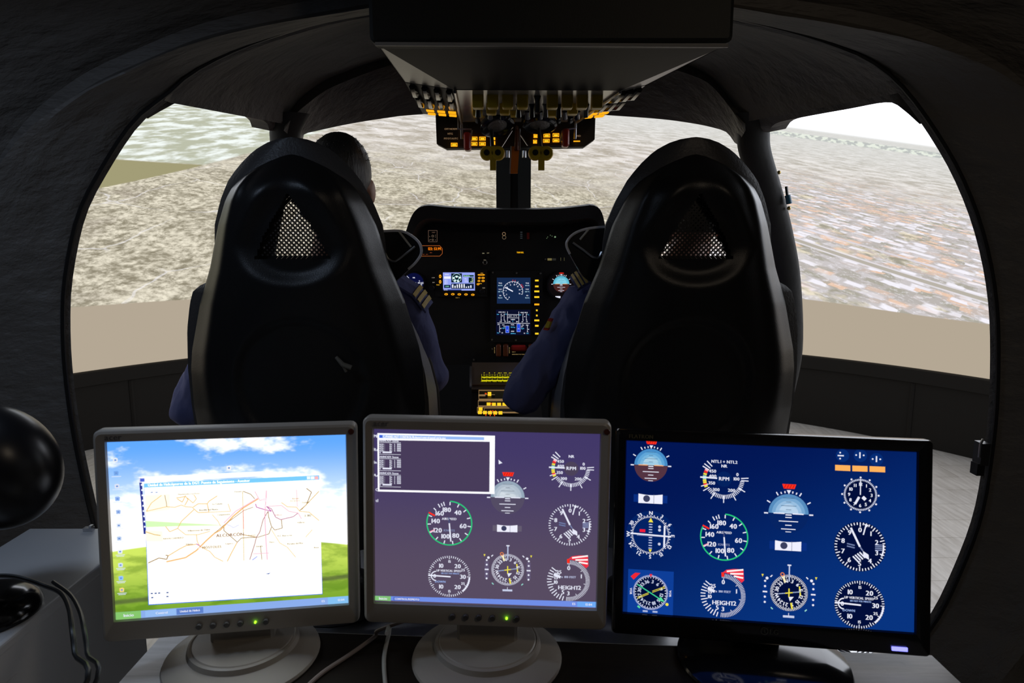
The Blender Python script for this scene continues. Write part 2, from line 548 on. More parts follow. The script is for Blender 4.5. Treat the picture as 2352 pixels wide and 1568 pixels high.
# lower, unused strip of the screen
zb = N.math('SUBTRACT', 0.935, N.math('MULTIPLY', N.smooth(X, 1.9, 3.0), 0.085))
blank = N.smooth(N.math('SUBTRACT', Z, zb), 0.003, -0.003)
scene_c = N.mix(1.0, scene_c, (1.22, 1.22, 1.28), 'MULTIPLY')
final = N.mix(blank, scene_c, lin((180, 167, 148)))
N.put(em.inputs[0], final); em.inputs[1].default_value = 1.0
mb = MB()
mb.loft([[cyl(DR, z, a) for a in AA] for z in [SZ0 + (SZ1 - SZ0) * k / 6 for k in range(7)]])
scr = mb.build('display_surface', pm)
mb = MB((0, DC, 0))
mb.loft([[cyl(DR + 0.02, z, a) for a in AA] for z in (SZ0 - 0.01, SZ1 + 0.02)])
mb.loft([[cyl(r, SZ1 + 0.02, a) for a in AA] for r in (DR - 0.004, DR + 0.02)])
back = mb.build('screen_backing', black_matte)
root = empty('projection_screen', (0, DC, 0), 'curved projection screen wrapped around the cockpit, showing an aerial town and scrubland view', 'projection screen')
scr.parent = root; scr.location = (0, -DC, 0); back.parent = root

# black skirt wall under the screen, in panels
mb = MB()
rows = []
for z, dr in ((0.0, 0.0), (0.012, 0.0), (0.42, 0.0), (0.425, 0.022), (SZ0, 0.022), (SZ0 + 0.004, 0.015), (SZ0 + 0.004, -0.03)):
    rows.append([cyl(DR - 0.03 - dr, z, a) for a in AA])
skirt_m = mat('black_cloth_skirt', (0.022, 0.020, 0.018), rough=0.85, spec=0.2, bump=0.4, bscale=5, stretch=(1.5, 1.5, 0.25))
mb.loft(rows)
sk = empty('wall_front', (0, DC, 0), 'black cloth skirt wall below the projection screen', 'wall', kind='structure')
o = mb.build('skirt_cloth', skirt_m, sk); o.location = (0, -DC, 0)
for k in range(0, 119, 7):
    a = AA[k]
    mb = MB()
    mb.loft([[cyl(DR - 0.034, z, a - 0.004), cyl(DR - 0.042, z, a), cyl(DR - 0.034, z, a + 0.004)] for z in (0.0, 0.418)])
    o = mb.build('skirt_fold', skirt_m, sk); o.location = (0, -DC, 0)

# ------------------------------------------------------------------ fuselage shell behind the door openings (ring frame + cabin)
ringpx = [(330, 1640), (292, 1420), (250, 1270), (215, 1130), (185, 985), (168, 860), (162, 750), (167, 640), (196, 500), (248, 395), (322, 285), (400, 222), (459, 172), (574, 115), (727, 65), (845, 40),
          (1000, 20), (1266, 8), (1500, 20), (1680, 52), (1824, 87), (1920, 119), (1984, 148), (2046, 196), (2110, 275), (2185, 398), (2240, 540), (2270, 700), (2273, 880), (2262, 1020), (2235, 1180), (2180, 1325), (2130, 1420), (2050, 1520), (1960, 1640)]
NR = 120
RY = 1.62
inner = resample(catmull([P(x, y, RY) for x, y in ringpx], 6), NR)
ridgepx = [(60, 1640), (-20, 1420), (-90, 1270), (-130, 1130), (-150, 985), (-160, 860), (-150, 750), (-110, 640), (-40, 500), (15, 400), (90, 300), (200, 217), (306, 168), (459, 107), (650, 65), (842, 31),
           (1000, 8), (1266, -6), (1500, 8), (1683, 30), (1856, 56), (2015, 85), (2143, 120), (2271, 178), (2365, 250), (2450, 360), (2520, 520), (2560, 700), (2570, 880), (2550, 1020), (2510, 1180), (2440, 1325), (2380, 1420), (2290, 1520), (2200, 1640)]
ridge = resample(catmull([P(x, y, 1.52) for x, y in ridgepx], 6), NR)
CEN = Vector((0.04, 0, 1.25))
def grow(c, d, Y):
    out = []
    for i, p in enumerate(c):
        a = c[max(i - 1, 0)]; b = c[min(i + 1, len(c) - 1)]
        tn = (b - a); n = Vector((-tn.z, 0, tn.x)).normalized()
        q = p + n * d
        out.append(Vector((q.x, Y, q.z)))
    return out
def lerpc(a, b, f): return [p.lerp(q, f) for p, q in zip(a, b)]
def wob(c, amp, seed):
    r = random.Random(seed); ph = [r.uniform(0, 6.28) for _ in range(4)]
    return [p + Vector((0, sum(sin(i * f + ph[k]) for k, f in enumerate((.21, .37, .53, .9))) * amp / 4, 0)) for i, p in enumerate(c)]
mid1 = lerpc(inner, ridge, 0.25); mid2 = lerpc(inner, ridge, 0.7); mid3 = lerpc(inner, ridge, 0.9)
def pushy(c, d): return [p + Vector((0, d, 0)) for p in c]
rows = [grow(inner, 0.36, 1.66), grow(inner, 0.12, 1.71), grow(inner, 0.05, 1.665), inner,
        grow(inner, 0.008, 1.605), pushy(mid1, -0.008), pushy(mid2, -0.012), wob(pushy(mid3, -0.035), .006, 1), wob(pushy(ridge, -.03), .01, 2),
        wob(grow(ridge, 0.012, 1.525), .008, 2), grow(ridge, 0.035, 1.57), grow(ridge, 0.060, 1.565), wob(grow(ridge, 0.10, 1.51), .012, 3), grow(ridge, 0.17, 1.44), grow(ridge, 0.25, 1.30), grow(ridge, 0.30, 1.0), grow(ridge, 0.32, 0.3), grow(ridge, 0.32, -1.2)]
mb = MB(); mb.loft(rows)
shell = empty('wall_cabin', (0, 1.6, 0.3), 'black padded fuselage shell with rounded door frame around the cockpit opening', 'wall', kind='structure')
o = mb.build('cabin_lining', black_fabric, shell); o.location = (0, -1.6, -0.3)
# seam piping along the inner edge of the frame
mb = MB(); mb.tube([p + Vector((0, -0.012, 0)) for p in grow(inner, 0.004, 1.61)], 0.005, 6)
o = mb.build('edge_piping', black_plastic, shell); o.location = (0, -1.6, -0.3)

# canopy ceiling forward of the frame
A = [(392, 236), (402, 221), (459, 170), (574, 112), (727, 62), (845, 36), (1000, 14), (1266, 0), (1500, 14), (1680, 48), (1824, 83), (1920, 115), (1984, 144), (2046, 192), (2062, 214)]
B = [(655, 285), (673, 245), (708, 210), (765, 176), (880, 136), (1000, 112), (1180, 100), (1400, 115), (1520, 135), (1600, 157), (1648, 192), (1680, 233), (1712, 280)]
C = [(652, 300), (673, 268), (708, 237), (765, 199), (895, 150), (1000, 128), (1180, 115), (1400, 130), (1520, 152), (1600, 177), (1632, 195), (1664, 230), (1696, 275), (1712, 300)]
D = [(688, 330), (694, 310), (730, 300), (800, 285), (880, 272), (960, 263), (1180, 252), (1370, 263), (1500, 272), (1570, 280), (1630, 291), (1672, 305), (1694, 332)]
NC = 61
def hdr(px, yc, ys):   # header bows forward at the middle
    q = ((px - 1180) / 520.0); return yc - (yc - ys) * min(1.0, q * q)
cA = resample(catmull([P(x, y, 1.63) for x, y in A], 6), NC)
cB = resample(catmull([P(x, y, hdr(x, 2.22, 2.02)) for x, y in B], 6), NC)
cC = resample(catmull([P(x, y, hdr(x, 2.22, 2.00)) for x, y in C], 6), NC)
cD = resample(catmull([P(x, y, hdr(x, 2.34, 2.08)) for x, y in D], 6), NC)
def sag(a, b, f, dz):
    out = []
    for i, (p, q) in enumerate(zip(a, b)):
        e = sin(pi * i / (NC - 1)); out.append(p.lerp(q, f) + Vector((0, 0, dz * e * sin(pi * f))))
    return out
cD2 = [p + Vector((0, 0.03, 0.01)) for p in cD]
rows = [pushy(cA, -0.03), cA, sag(cA, cB, .2, .04), sag(cA, cB, .45, .045), sag(cA, cB, .7, .035), sag(cA, cB, .9, .01), cB, lerpc(cB, cC, .5), cC, sag(cC, cD, .12, -.004), sag(cC, cD, .5, -.006), sag(cC, cD, .9, -.002), cD, cD2]
rows += [[p + Vector((0, 0.02, 0.12)) for p in cD2], [p + Vector((0, 0.0, 0.13)) for p in cB], [p + Vector((0, 0.0, 0.10)) for p in sag(cA, cB, .45, .045)], [p + Vector((0, 0.03, 0.08)) for p in cA]]
mb = MB(); mb.loft(rows)
ceil = tag(mb.build('ceiling', black_fabric), 'black padded canopy ceiling between the door frame and the windscreen', 'ceiling', kind='structure')

# rails above the side door openings
def strip(name, top, bot, label, thick=0.05):
    n = 30
    a = resample(catmull([P(*p) for p in top], 5), n); b = resample(catmull([P(*p) for p in bot], 5), n)
    sgn = 1 if a[0].x > 0 else -1
    mb = MB()
    o1 = [p + Vector((sgn * thick, 0, 0.01)) for p in b]; o2 = [p + Vector((sgn * thick, 0, 0.05)) for p in a]
    mb.loft([a, lerpc(a, b, .5), b, o1, o2, a])
    return tag(mb.build(name, black_fabric), label, 'trim', kind='structure')
strip('trim_1', [(345, 252, 1.63), (385, 228, 1.65), (430, 218, 1.68), (497, 228, 1.78), (574, 246, 1.9), (640, 272, 2.02), (660, 300, 2.04)],
      [(340, 272, 1.63), (382, 248, 1.65), (425, 231, 1.68), (497, 243, 1.78), (574, 263, 1.9), (611, 281, 1.98), (619, 300, 2.02)], 'black rail above the opening beside the pilot with dark hair')
strip('trim_2', [(2110, 225, 1.63), (2066, 203, 1.64), (2010, 195, 1.67), (1888, 217, 1.8), (1792, 243, 1.92), (1745, 268, 2.0), (1722, 300, 2.03)],
      [(2112, 285, 1.63), (2072, 250, 1.64), (2038, 235, 1.67), (1950, 250, 1.76), (1850, 268, 1.87), (1783, 283, 1.97), (1764, 304, 2.02)], 'black rail above the opening where white sky shows')

# windscreen pillars
def pillar(name, pts, wid, label, extra=None):
    c = catmull([P(*p) for p in pts], 6)
    ws = [interp([(i / (len(wid) - 1), v) for i, v in enumerate(wid)], k / (len(c) - 1)) for k in range(len(c))]
    mb = MB()
    rows = []
    for p, w_ in zip(c, ws):
        rows.append([p + Vector((w_ * cos(a) * (1 if abs(cos(a)) > .3 else 1), 0.035 * sin(a), 0)) for a in [2 * pi * k / 14 for k in range(14)]])
    mb.loft(rows, closed=True, caps=True)
    return tag(mb.build(name, mat('pillar_black', (.028, .028, .028), rough=.6, spec=.3, bump=.5, bscale=8, bdist=.01)), label, 'pillar', kind='structure')
pillar('trim_3', [(668, 262, 2.03), (656, 300, 2.05), (652, 345, 2.07), (628, 450, 2.12), (600, 600, 2.2), (575, 760, 2.28), (560, 900, 2.32)], [.055, .046, .042, .04, .04, .04, .04], 'black windscreen pillar behind the seat whose pilot shows dark hair')
pr = pillar('trim_4', [(1722, 262, 2.03), (1730, 300, 2.05), (1733, 345, 2.07), (1758, 430, 2.11), (1783, 520, 2.15), (1806, 640, 2.22), (1812, 800, 2.28), (1790, 920, 2.32)], [.055, .047, .048, .048, .047, .045, .045, .045], 'black windscreen pillar left of the white sky opening')
# centre windscreen post: channel of three strips
cp = empty('trim_5', P(1180, 400, 2.42), 'black centre windscreen post between overhead console and glareshield', 'pillar', kind='structure')
o0 = cp.location
for nm, x0, x1, dyy in (('post_side', 1140, 1172, 0), ('post_channel', 1172, 1190, 0.012), ('post_side', 1190, 1219, 0)):
    mb = MB(o0)
    a, b = P(x0, 480, 2.40 + dyy), P(x1, 480, 2.40 + dyy); c_, d_ = P(x1 + 1, 300, 2.46 + dyy), P(x0 - 1, 300, 2.46 + dyy)
    mb.prism([a, b, c_, d_], (0, 0.03, 0))
    mb.build(nm, mat('post_black', (0.016, 0.019, 0.019), rough=.55), cp, smooth=False)

# door-frame latch on the right of the frame
lt = empty('door_latch', P(2262, 1080, 1.60), 'small black latch bracket on the door frame edge near the pale floor', 'latch')
mb = MB(lt.location); mb.box(P(2254, 1040, 1.60), (0.02, 0.03, 0.055)); mb.build('bracket', dark_metal, lt)
mb = MB(lt.location); mb.box(P(2245, 1075, 1.60), (0.018, 0.025, 0.03)); mb.build('catch', black_plastic, lt)
mb = MB(lt.location); mb.tube([P(2258, 1008, 1.59), P(2252, 1020, 1.59), P(2249, 1050, 1.59)], 0.003, 6); mb.build('pin', metal, lt)
# bolts and a blue-tipped hook on the right pillar
for (x, y) in ((1789, 396), (1812, 478)):
    mb = MB(); mb.ellipsoid(P(x, y, 2.10), (.006, .006, .006), 10, 6)
    b_ = mb.build('bolt', mat('brass', (.5, .36, .12), rough=.3, metal=1)); b_.parent = pr
hk = empty('pillar_hook', P(1812, 462, 2.08), 'slim black hook with a teal blue sleeve on the windscreen pillar', 'hook')
mb = MB(hk.location); mb.tube([P(1806, 428, 2.09), P(1809, 455, 2.09)], 0.0045, 8); mb.build('hook_pin', black_gloss, hk)
mb = MB(hk.location); mb.tube([P(1809, 448, 2.09), P(1813, 468, 2.09)], 0.0085, 10); mb.build('sleeve', mat('teal_plastic', (.02, .12, .2), rough=.4), hk)

# ------------------------------------------------------------------ cockpit floor platform with chequer plate
plate_m = mat('tread_plate', (0.62, 0.63, 0.65), rough=0.3, metal=1.0, vary=.15, vscale=30)
fl = empty('floor_cockpit', (0, 2.0, 0.0), 'raised aluminium tread plate platform under the cockpit', 'floor', kind='structure')
mb = MB((0, 2.0, 0)); mb.box((0.0, 2.05, 0.15), (1.92, 1.30, 0.298)); mb.build('platform', plate_m, fl, smooth=False)
tb = MB(); tb.loft([[Vector((x, y * 0.35, 0)) for x, y in ((-.016, 0), (-.006, -.008), (.006, -.008), (.016, 0), (.006, .008), (-.006, .008))],
                    [Vector((x, y * 0.2, 0.0022)) for x, y in ((-.012, 0), (-.005, -.007), (.005, -.007), (.012, 0), (.005, .007), (-.005, .007))]], closed=True, caps=True)
tbm = tb.mesh('tread_bar', mat('tread_dark', (.10, .10, .11), rough=.35, metal=.9))
cnt = 0
for ix in range(9):
    for iy in range(6):
        for k in range(5):
            if cnt >= 290: break
            o = bpy.data.objects.new('tread_bar', tbm); col.objects.link(o); o.parent = fl
            ang = radians(40) if (ix + iy) % 2 == 0 else radians(-40)
            cx_, cy_ = 0.52 + ix * 0.052, 1.46 + iy * 0.052
            o.location = (cx_ - sin(ang) * (k - 2) * 0.0095, cy_ - 2.0 + cos(ang) * (k - 2) * 0.0095, 0.2992)
            o.rotation_euler = (0, 0, ang); cnt += 1

# ------------------------------------------------------------------ small builders on measured points
W_ = lin((225, 228, 245))
def quadbox(mb, pxy, Yf, depth):
    """prism whose face is the measured polygon, growing away from the viewer side"""
    pts = [P(x, y, Yf(y) if callable(Yf) else Yf) for x, y in pxy]
    mb.prism(pts, (0, depth, 0)); return mb
def rectpx(x0, y0, x1, y1): return [(x0, y1), (x1, y1), (x1, y0), (x0, y0)]

# ------------------------------------------------------------------ gauges drawn on displays (shared by monitors and panel)
WH = lin((232, 234, 250)); RED = lin((255, 48, 30)); YEL = lin((240, 225, 70)); GRN = lin((40, 200, 125))
def g_airspeed(g, x, z, r, bg=None):
    if bg: g.disc(x, z, r * 1.0, bg, 40)
    g.up(); g.arc(x, z, r, 2, 294, r * .055, GRN, 60)
    g.up()
    for a in range(0, 360, 24):
        if 294 < a < 312: continue
        g.tick(x, z, a + 2, r * .82, r * .97, r * .045, WH)
    for a in (330, 345): g.tick(x, z, a, r * .82, r * 1.0, r * .045, WH)
    g.tick(x, z, 297, r * .72, r * 1.03, r * .07, RED); g.tick(x, z, 244, r * .72, r * .98, r * .05, lin((255, 170, 190)))
    for a, t in ((38, '40'), (100, '60'), (152, '80'), (197, '100'), (238, '120'), (278, '140'), (315, '160'), (348, '180')):
        q = g.clock(x, z, a, r * .63); g.text(t, q[0], q[1], r * .21, WH)
    g.text('AIRSPEED', x, z + r * .2, r * .10, WH); g.text('KNOTS', x, z - r * .33, r * .10, lin((130, 140, 180)))
    g.up(); g.tick(x, z, 175, -r * .28, 0, r * .05, lin((70, 80, 120))); g.tick(x, z, 175, 0, r * .84, r * .06, WH)
def g_vsi(g, x, z, r, bg=None):
    if bg: g.disc(x, z, r, bg, 40)
    g.up()
    for k in range(60):
        a = k * 6; L = .83 if k % 5 == 0 else .89
        g.tick(x, z, a, r * L, r * .99, r * .032, WH)
    g.arc(x, z, r * .94, 92, 138, r * .07, WH, 16)
    for a, t, hh in ((322, '10', .2), (38, '20', .2), (90, '30', .2), (142, '20', .2), (218, '10', .2), (0, '15', .12), (180, '15', .12), (63, '25', .12), (117, '25', .12)):
        q = g.clock(x, z, a, r * (.64 if hh > .15 else .72)); g.text(t, q[0], q[1], r * hh, WH)
    g.text('UP VERTICAL SPEED', x - r * .02, z + r * .27, r * .10, WH, sx=.85); g.text('100 FEET PER MINUTE', x + r * .04, z + r * .14, r * .07, lin((150, 175, 230)), sx=.85)
    g.text('DOWN', x - r * .42, z - r * .27, r * .10, lin((150, 175, 230)))
    g.arc(x - r * .62, z, r * .22, 180, 360, r * .05, WH, 14); g.text('0', x - r * .68, z, r * .18, WH)
    g.up(); g.line((x - r * .98, z + r * .03), (x + r * .06, z - r * .02), r * .065, WH)
def g_alt(g, x, z, r, bg=None):
    if bg: g.disc(x, z, r, bg, 40)
    g.up()
    for k in range(50):
        a = k * 7.2; L = .80 if k % 5 == 0 else .88
        g.tick(x, z, a, r * L, r * .98, r * .04, WH)
    for i in range(10):
        q = g.clock(x, z, i * 36, r * .68); g.text(str(i), q[0], q[1], r * .19, WH)
    g.arc(x, z, r * .9, 82, 112, r * .06, WH, 12)
    for k in range(4): g.line((x + r * .58, z + r * (.1 - k * .07)), (x + r * .85, z + r * (.12 - k * .07)), r * .03, lin((150, 165, 210)))
    for k in range(2): g.line((x - r * .5, z + r * (.1 - k * .1)), (x - r * .2, z + r * (.04 - k * .1)), r * .05, lin((110, 125, 170)))
    for k in range(4):
        cx, cz = x - r * .03 + (k - 1.5) * r * .085, z - r * .42 + (k - 1.5) * r * .06
        g.line((cx - r * .11, cz + r * .11), (cx + r * .11, cz - r * .11), r * .055, WH)
    g.up(); g.tick(x, z, 334, 0, r * .83, r * .08, WH); g.tick(x, z, 14, r * .5, r * .9, r * .05, WH)
    q = g.clock(x, z, 14, r * .92); g.poly([(q[0] - r * .09, q[1] + r * .04), (q[0] + r * .02, q[1] - r * .1), (q[0] + r * .1, q[1])], WH)
    g.tick(x, z, 145, 0, r * .2, r * .05, lin((120, 130, 170)))
    a = g.clock(x, z, 145, r * .2); b = g.clock(x, z, 132, r * .45); c = g.clock(x, z, 145, r * .62); d = g.clock(x, z, 160, r * .42)
    g.poly([a, b, c, d], WH)
def g_rpm(g, x, z, r, top=('NR',), bg=None, marks=True):
    if bg: g.disc(x, z, r * .36, bg, 28)
    g.up()
    for k in range(26):
        a = 96 + k * (232 - 96) / 25
        g.tick(x, z, a, r * .74, r * .93, r * .034, WH)
    for a in (85, 92, 120, 150, 180, 212, 238, 250): g.tick(x, z, a, r * .78, r * 1.12, r * .045, WH)
    for a in (300, 307, 316): g.tick(x, z, a, r * .80, r * 1.15, r * .05, WH)
    if marks:
        for a, c in ((246, YEL), (252, RED), (258, YEL), (264, YEL), (270, lin((150, 220, 200))), (276, lin((150, 220, 200))), (283, YEL), (290, RED), (296, lin((255, 180, 190)))):
            g.tick(x, z, a, r * .82, r * .98, r * .085, c)
    for a, t, rr in ((68, '0', .66), (86, '100', .56), (145, '200', .62), (215, '300', .62), (250, '350', .60), (304, '450', .64)):
        q = g.clock(x, z, a, r * rr); g.text(t, q[0], q[1], r * .15, WH)
    g.text('400', x - r * .52, z + r * .12, r * .15, WH); g.text('RPM', x, z + r * .02, r * .17, WH)
    for i, t in enumerate(top): g.text(t, x, z + r * (.62 + .2 * (len(top) - 1 - i)), r * .14, WH)
    g.up(); g.line((x - r * 1.1, z + r * .05), (x - r * .32, z + r * .03), r * .07, WH)
def g_adi(g, x, z, r, skyc, gndc, horizon=0.0, flag=True, gmid=None):
    g.half(x, z, r, horizon, 180 - horizon, skyc[0]); g.half(x, z, r, 180, 360, gndc)
    g.up()
    if len(skyc) > 1:
        for k, c in enumerate(skyc[1:]):
            f = 1 - (k + 1) * .17; g.half(x, z, r * f, 0, 180, c)
    g.up()
    for a in (-60, -30, -20, -10, 10, 20, 30, 60): g.tick(x, z, a, r * 1.06, r * (1.25 if abs(a) in (30, 60) else 1.17), r * .06, WH)
    for a in (-90, 90): g.tick(x, z - r * .02, a, r * 1.02, r * 1.22, r * .07, WH)
    q = (x, z + r * 1.04); g.poly([(q[0] - r * .11, q[1] + r * .17), (q[0], q[1] - r * .05), (q[0] + r * .11, q[1] + r * .17)], WH)
    if flag:
        g.poly([(x - r * .34, z + r * 1.52), (x - r * .26, z + r * 1.28), (x + r * .28, z + r * 1.28), (x + r * .36, z + r * 1.52)], RED)
        g.up()
        for k in range(4): g.line((x + r * (-.24 + k * .14), z + r * 1.30), (x + r * (-.15 + k * .14), z + r * 1.50), r * .025, lin((150, 15, 10)))
    g.up()
    g.line((x - r * .75, z), (x - r * .2, z), r * .06, gmid or WH); g.line((x + r * .2, z), (x + r * .75, z), r * .06, gmid or WH); g.line((x - r * .15, z - r * .07), (x + r * .15, z - r * .07), r * .06, WH)
    for k in range(1, 5):
        hw = r * (.6 - .06 * k) if k % 2 == 0 else r * .16
        g.line((x - hw, z - r * .2 * k), (x + hw, z - r * .2 * k), r * .045, WH)
        g.line((x - hw * .8, z + r * .2 * k), (x + hw * .8, z + r * .2 * k), r * .025, tuple(c * .45 for c in skyc[0]))
    g.line((x - r * .14, z - r * .94), (x + r * .14, z - r * .94), r * .035, WH)
def g_slip(g, x, z, w, wi, h, bg):
    g.rect(x - w / 2, z - h / 2 * .8, x + w / 2, z + h / 2 * .8, bg)
    g.up()
    n = 10
    top = [(x - wi / 2 + wi * k / n, z + h / 2 - h * .12 * sin(pi * k / n)) for k in range(n + 1)]
    g.poly([(x - wi / 2, z - h / 2), (x + wi / 2, z - h / 2)] + top[::-1], lin((240, 240, 255)))
    g.up(); g.disc(x - wi * .16, z, h * .36, lin((60, 64, 96)), 18); g.line((x + wi * .14, z - h / 2), (x + wi * .14, z + h / 2), h * .04, lin((80, 84, 120)))
def g_hsi(g, x, z, r, bg=None, dots=lin((60, 85, 150))):
    if bg: g.disc(x, z, r, bg, 36)
    g.up()
    for k in range(72): g.tick(x, z, k * 5, r * (.86 if k % 2 else .80), r, r * .035, WH)
    for k in range(12):
        q = g.clock(x, z, k * 30 - 15, r * .66)
        g.text(('N', '3', '6', 'E', '12', '15', 'S', '21', '24', 'W', '30', '33')[k], q[0], q[1], r * .2, WH, rot=k * 30 - 15)
    ux, uz = cos(radians(9)), sin(radians(9))
    for k in range(-7, 8): g.disc(x + ux * k * r * .085, z + uz * k * r * .085, r * .035, lin((170, 190, 230)), 8)
    g.line((x + ux * r * .62, z + uz * r * .62 - r * .24), (x + ux * r * .56, z + uz * r * .56 + r * .3), r * .07, YEL)
    g.up(); g.line((x, z - r * .24), (x, z + r * .24), r * .06, YEL); g.line((x - r * .2, z - r * .03), (x + r * .2, z + r * .03), r * .06, YEL)
    g.poly([(x - r * .02, z - r * .22), (x + r * .26, z - r * .2), (x + r * .06, z - r * .46)], WH)
    g.tick(x, z, 168, r * .55, r * .9, r * .09, YEL); g.line((x, z + r * .62), (x, z + r * 1.5), r * .07, lin((190, 200, 230)))
    g.line((x - r * .1, z + r * 1.52), (x + r * .1, z + r * 1.52), r * .07, WH)
    g.tick(x, z, 340, r * .6, r * .95, r * .12, lin((245, 235, 190))); q = g.clock(x, z, 340, r * 1.06); g.arc(q[0], q[1], r * .09, 0, 360, r * .05, lin((230, 130, 70)), 10)
    for sx in (-1, 1):
        g.rect(x + sx * r * 1.28 - r * .12, z - r * .55, x + sx * r * 1.28 + r * .12, z + r * .5, dots)
    g.up()
    for sx in (-1, 1):
        for k in range(5):
            if k == 2: g.rect(x + sx * r * 1.28 - r * .12, z - r * .05, x + sx * r * 1.28 + r * .12, z + r * .03, WH)
            else: g.disc(x + sx * r * 1.28, z + (2 - k) * r * .29, r * .06, WH, 10)
        g.disc(x + sx * r * 1.18, z + r * .74, r * .08, WH, 10)
        g.poly([(x + sx * r * 1.42 - r * .06, z + r * .95), (x + sx * r * 1.42 + r * .06, z + r * .95), (x + sx * r * 1.42, z + r * .8)], YEL)
        g.line((x + sx * r * .9, z + r * .92), (x + sx * r * 1.0, z + r * .82), r * .06, WH); g.line((x + sx * r * .95, z - r * .85), (x + sx * r * .85, z - r * .95), r * .06, lin((150, 220, 210)))
    g.rect(x - r * .3, z - r * 1.36, x + r * .3, z - r * 1.24, lin((200, 208, 235))); g.line((x, z - r * 1.24), (x, z - r * 1.1), r * .03, WH)
def g_radalt(g, x, z, r, bg=None):
    if bg: g.disc(x, z, r, bg, 36)
    g.up()
    for k in range(46):
        a = -4 + k * 4.2
        g.tick(x, z, a, r * (.72 if k % 12 == 1 else .80), r, r * .024, WH)
    for k in range(14):
        a = 196 + k * 8.6
        g.tick(x, z, a, r * (.72 if k % 3 == 1 else .80), r * 1.02, r * .045, WH)
    for a, t in ((0, '0'), (68, '1'), (122, '2'), (180, '3'), (204, '5'), (262, '10'), (283, '15'), (298, '20'), (312, '25')):
        q = g.clock(x, z, a, r * .62); g.text(t, q[0], q[1], r * .20 if len(t) == 1 else r * .17, WH)
    g.text('x 100 FEET', x, z + r * .18, r * .10, lin((190, 198, 230))); g.text('HEIGHT', x, z - r * .34, r * .19, WH)
    o = [g.clock(x, z, -2, r * 1.06), g.clock(x, z, 6, r * 1.2), g.clock(x, z, 20, r * 1.33), (x + r * .88, z + r * 1.25), (x + r * .92, z + r * .75), g.clock(x, z, 52, r * 1.03), g.clock(x, z, 25, r * 1.06)]
    g.poly(o, lin((240, 50, 70)))
    g.up()
    for k in range(3): g.line((x + r * (.14 + .16 * k), z + r * (1.12 - .10 * k)), (x + r * .88, z + r * (1.24 - .19 * k)), r * .075, lin((255, 245, 245)))
    g.tick(x, z, 358, r * .86, r * 1.06, r * .12, RED)
    q = g.clock(x, z, 290, r * .62); g.line((q[0] - r * .12, q[1] + r * .08), (q[0] + r * .2, q[1] - r * .06), r * .12, WH)
def g_clock(g, x, z, r, bg=None):
    if bg: g.disc(x, z, r, bg, 36)
    g.up()
    for k in range(60): g.tick(x, z, k * 6, r * .86, r * .99, r * .03, WH)
    g.arc(x, z, r * .93, 0, 360, r * .05, lin((170, 180, 215)), 48)
    for k in range(12):
        q = g.clock(x, z, k * 30, r * .66); g.text(str(k or 12), q[0], q[1], r * .2, WH)
        q = g.clock(x, z, k * 30, r * 1.07); g.disc(q[0], q[1], r * .06, WH, 8)
    g.up(); g.tick(x, z, 0, 0, r * .98, r * .06, WH); g.tick(x, z, 208, r * .15, r * .66, r * .14, WH); g.tick(x, z, 133, r * .18, r * .42, r * .2, WH)
def g_vor(g, x, z, r, bg):
    g.disc(x, z, r, bg, 48); g.up()
    for k in range(72): g.tick(x, z, k * 5, r * .72, r * (.84 if k % 2 == 0 else .79), r * .03, WH)
    for k, t in enumerate(('N', '3', '6', 'E', '12', '15', 'S', '21', '24', 'W', '30', '33')):
        q = g.clock(x, z, k * 30, r * .92); g.text(t, q[0], q[1], r * .15, WH, rot=k * 30)
    for k in range(-5, 6):
        if k: g.rect(x - r * .07, z + k * r * .11 - r * .02, x + r * .07, z + k * r * .11 + r * .02, lin((190, 200, 235)))
    for k in range(-12, 13): g.line((x + k * r * .045, z - r * .06), (x + k * r * .045, z), r * .018, lin((170, 180, 225)))
    g.rect(x - r * .45, z + r * .10, x - r * .22, z + r * .22, lin((235, 30, 60)))
    for dz in (.36, .22, -.36): g.disc(x + r * .37, z + r * dz, r * .06, lin((200, 205, 230)), 10)
    g.up(); g.line((x - r * .82, z + r * .03), (x + r * .85, z - r * .03), r * .06, WH); g.line((x + r * .58, z + r * .42), (x + r * .57, z - r * .5), r * .07, WH)
    g.poly([(x - r * .1, z + r * .53), (x + r * .1, z + r * .53), (x, z + r * .72)], YEL); g.poly([(x - r * .07, z - r * .6), (x + r * .07, z - r * .6), (x, z - r * .74)], YEL)
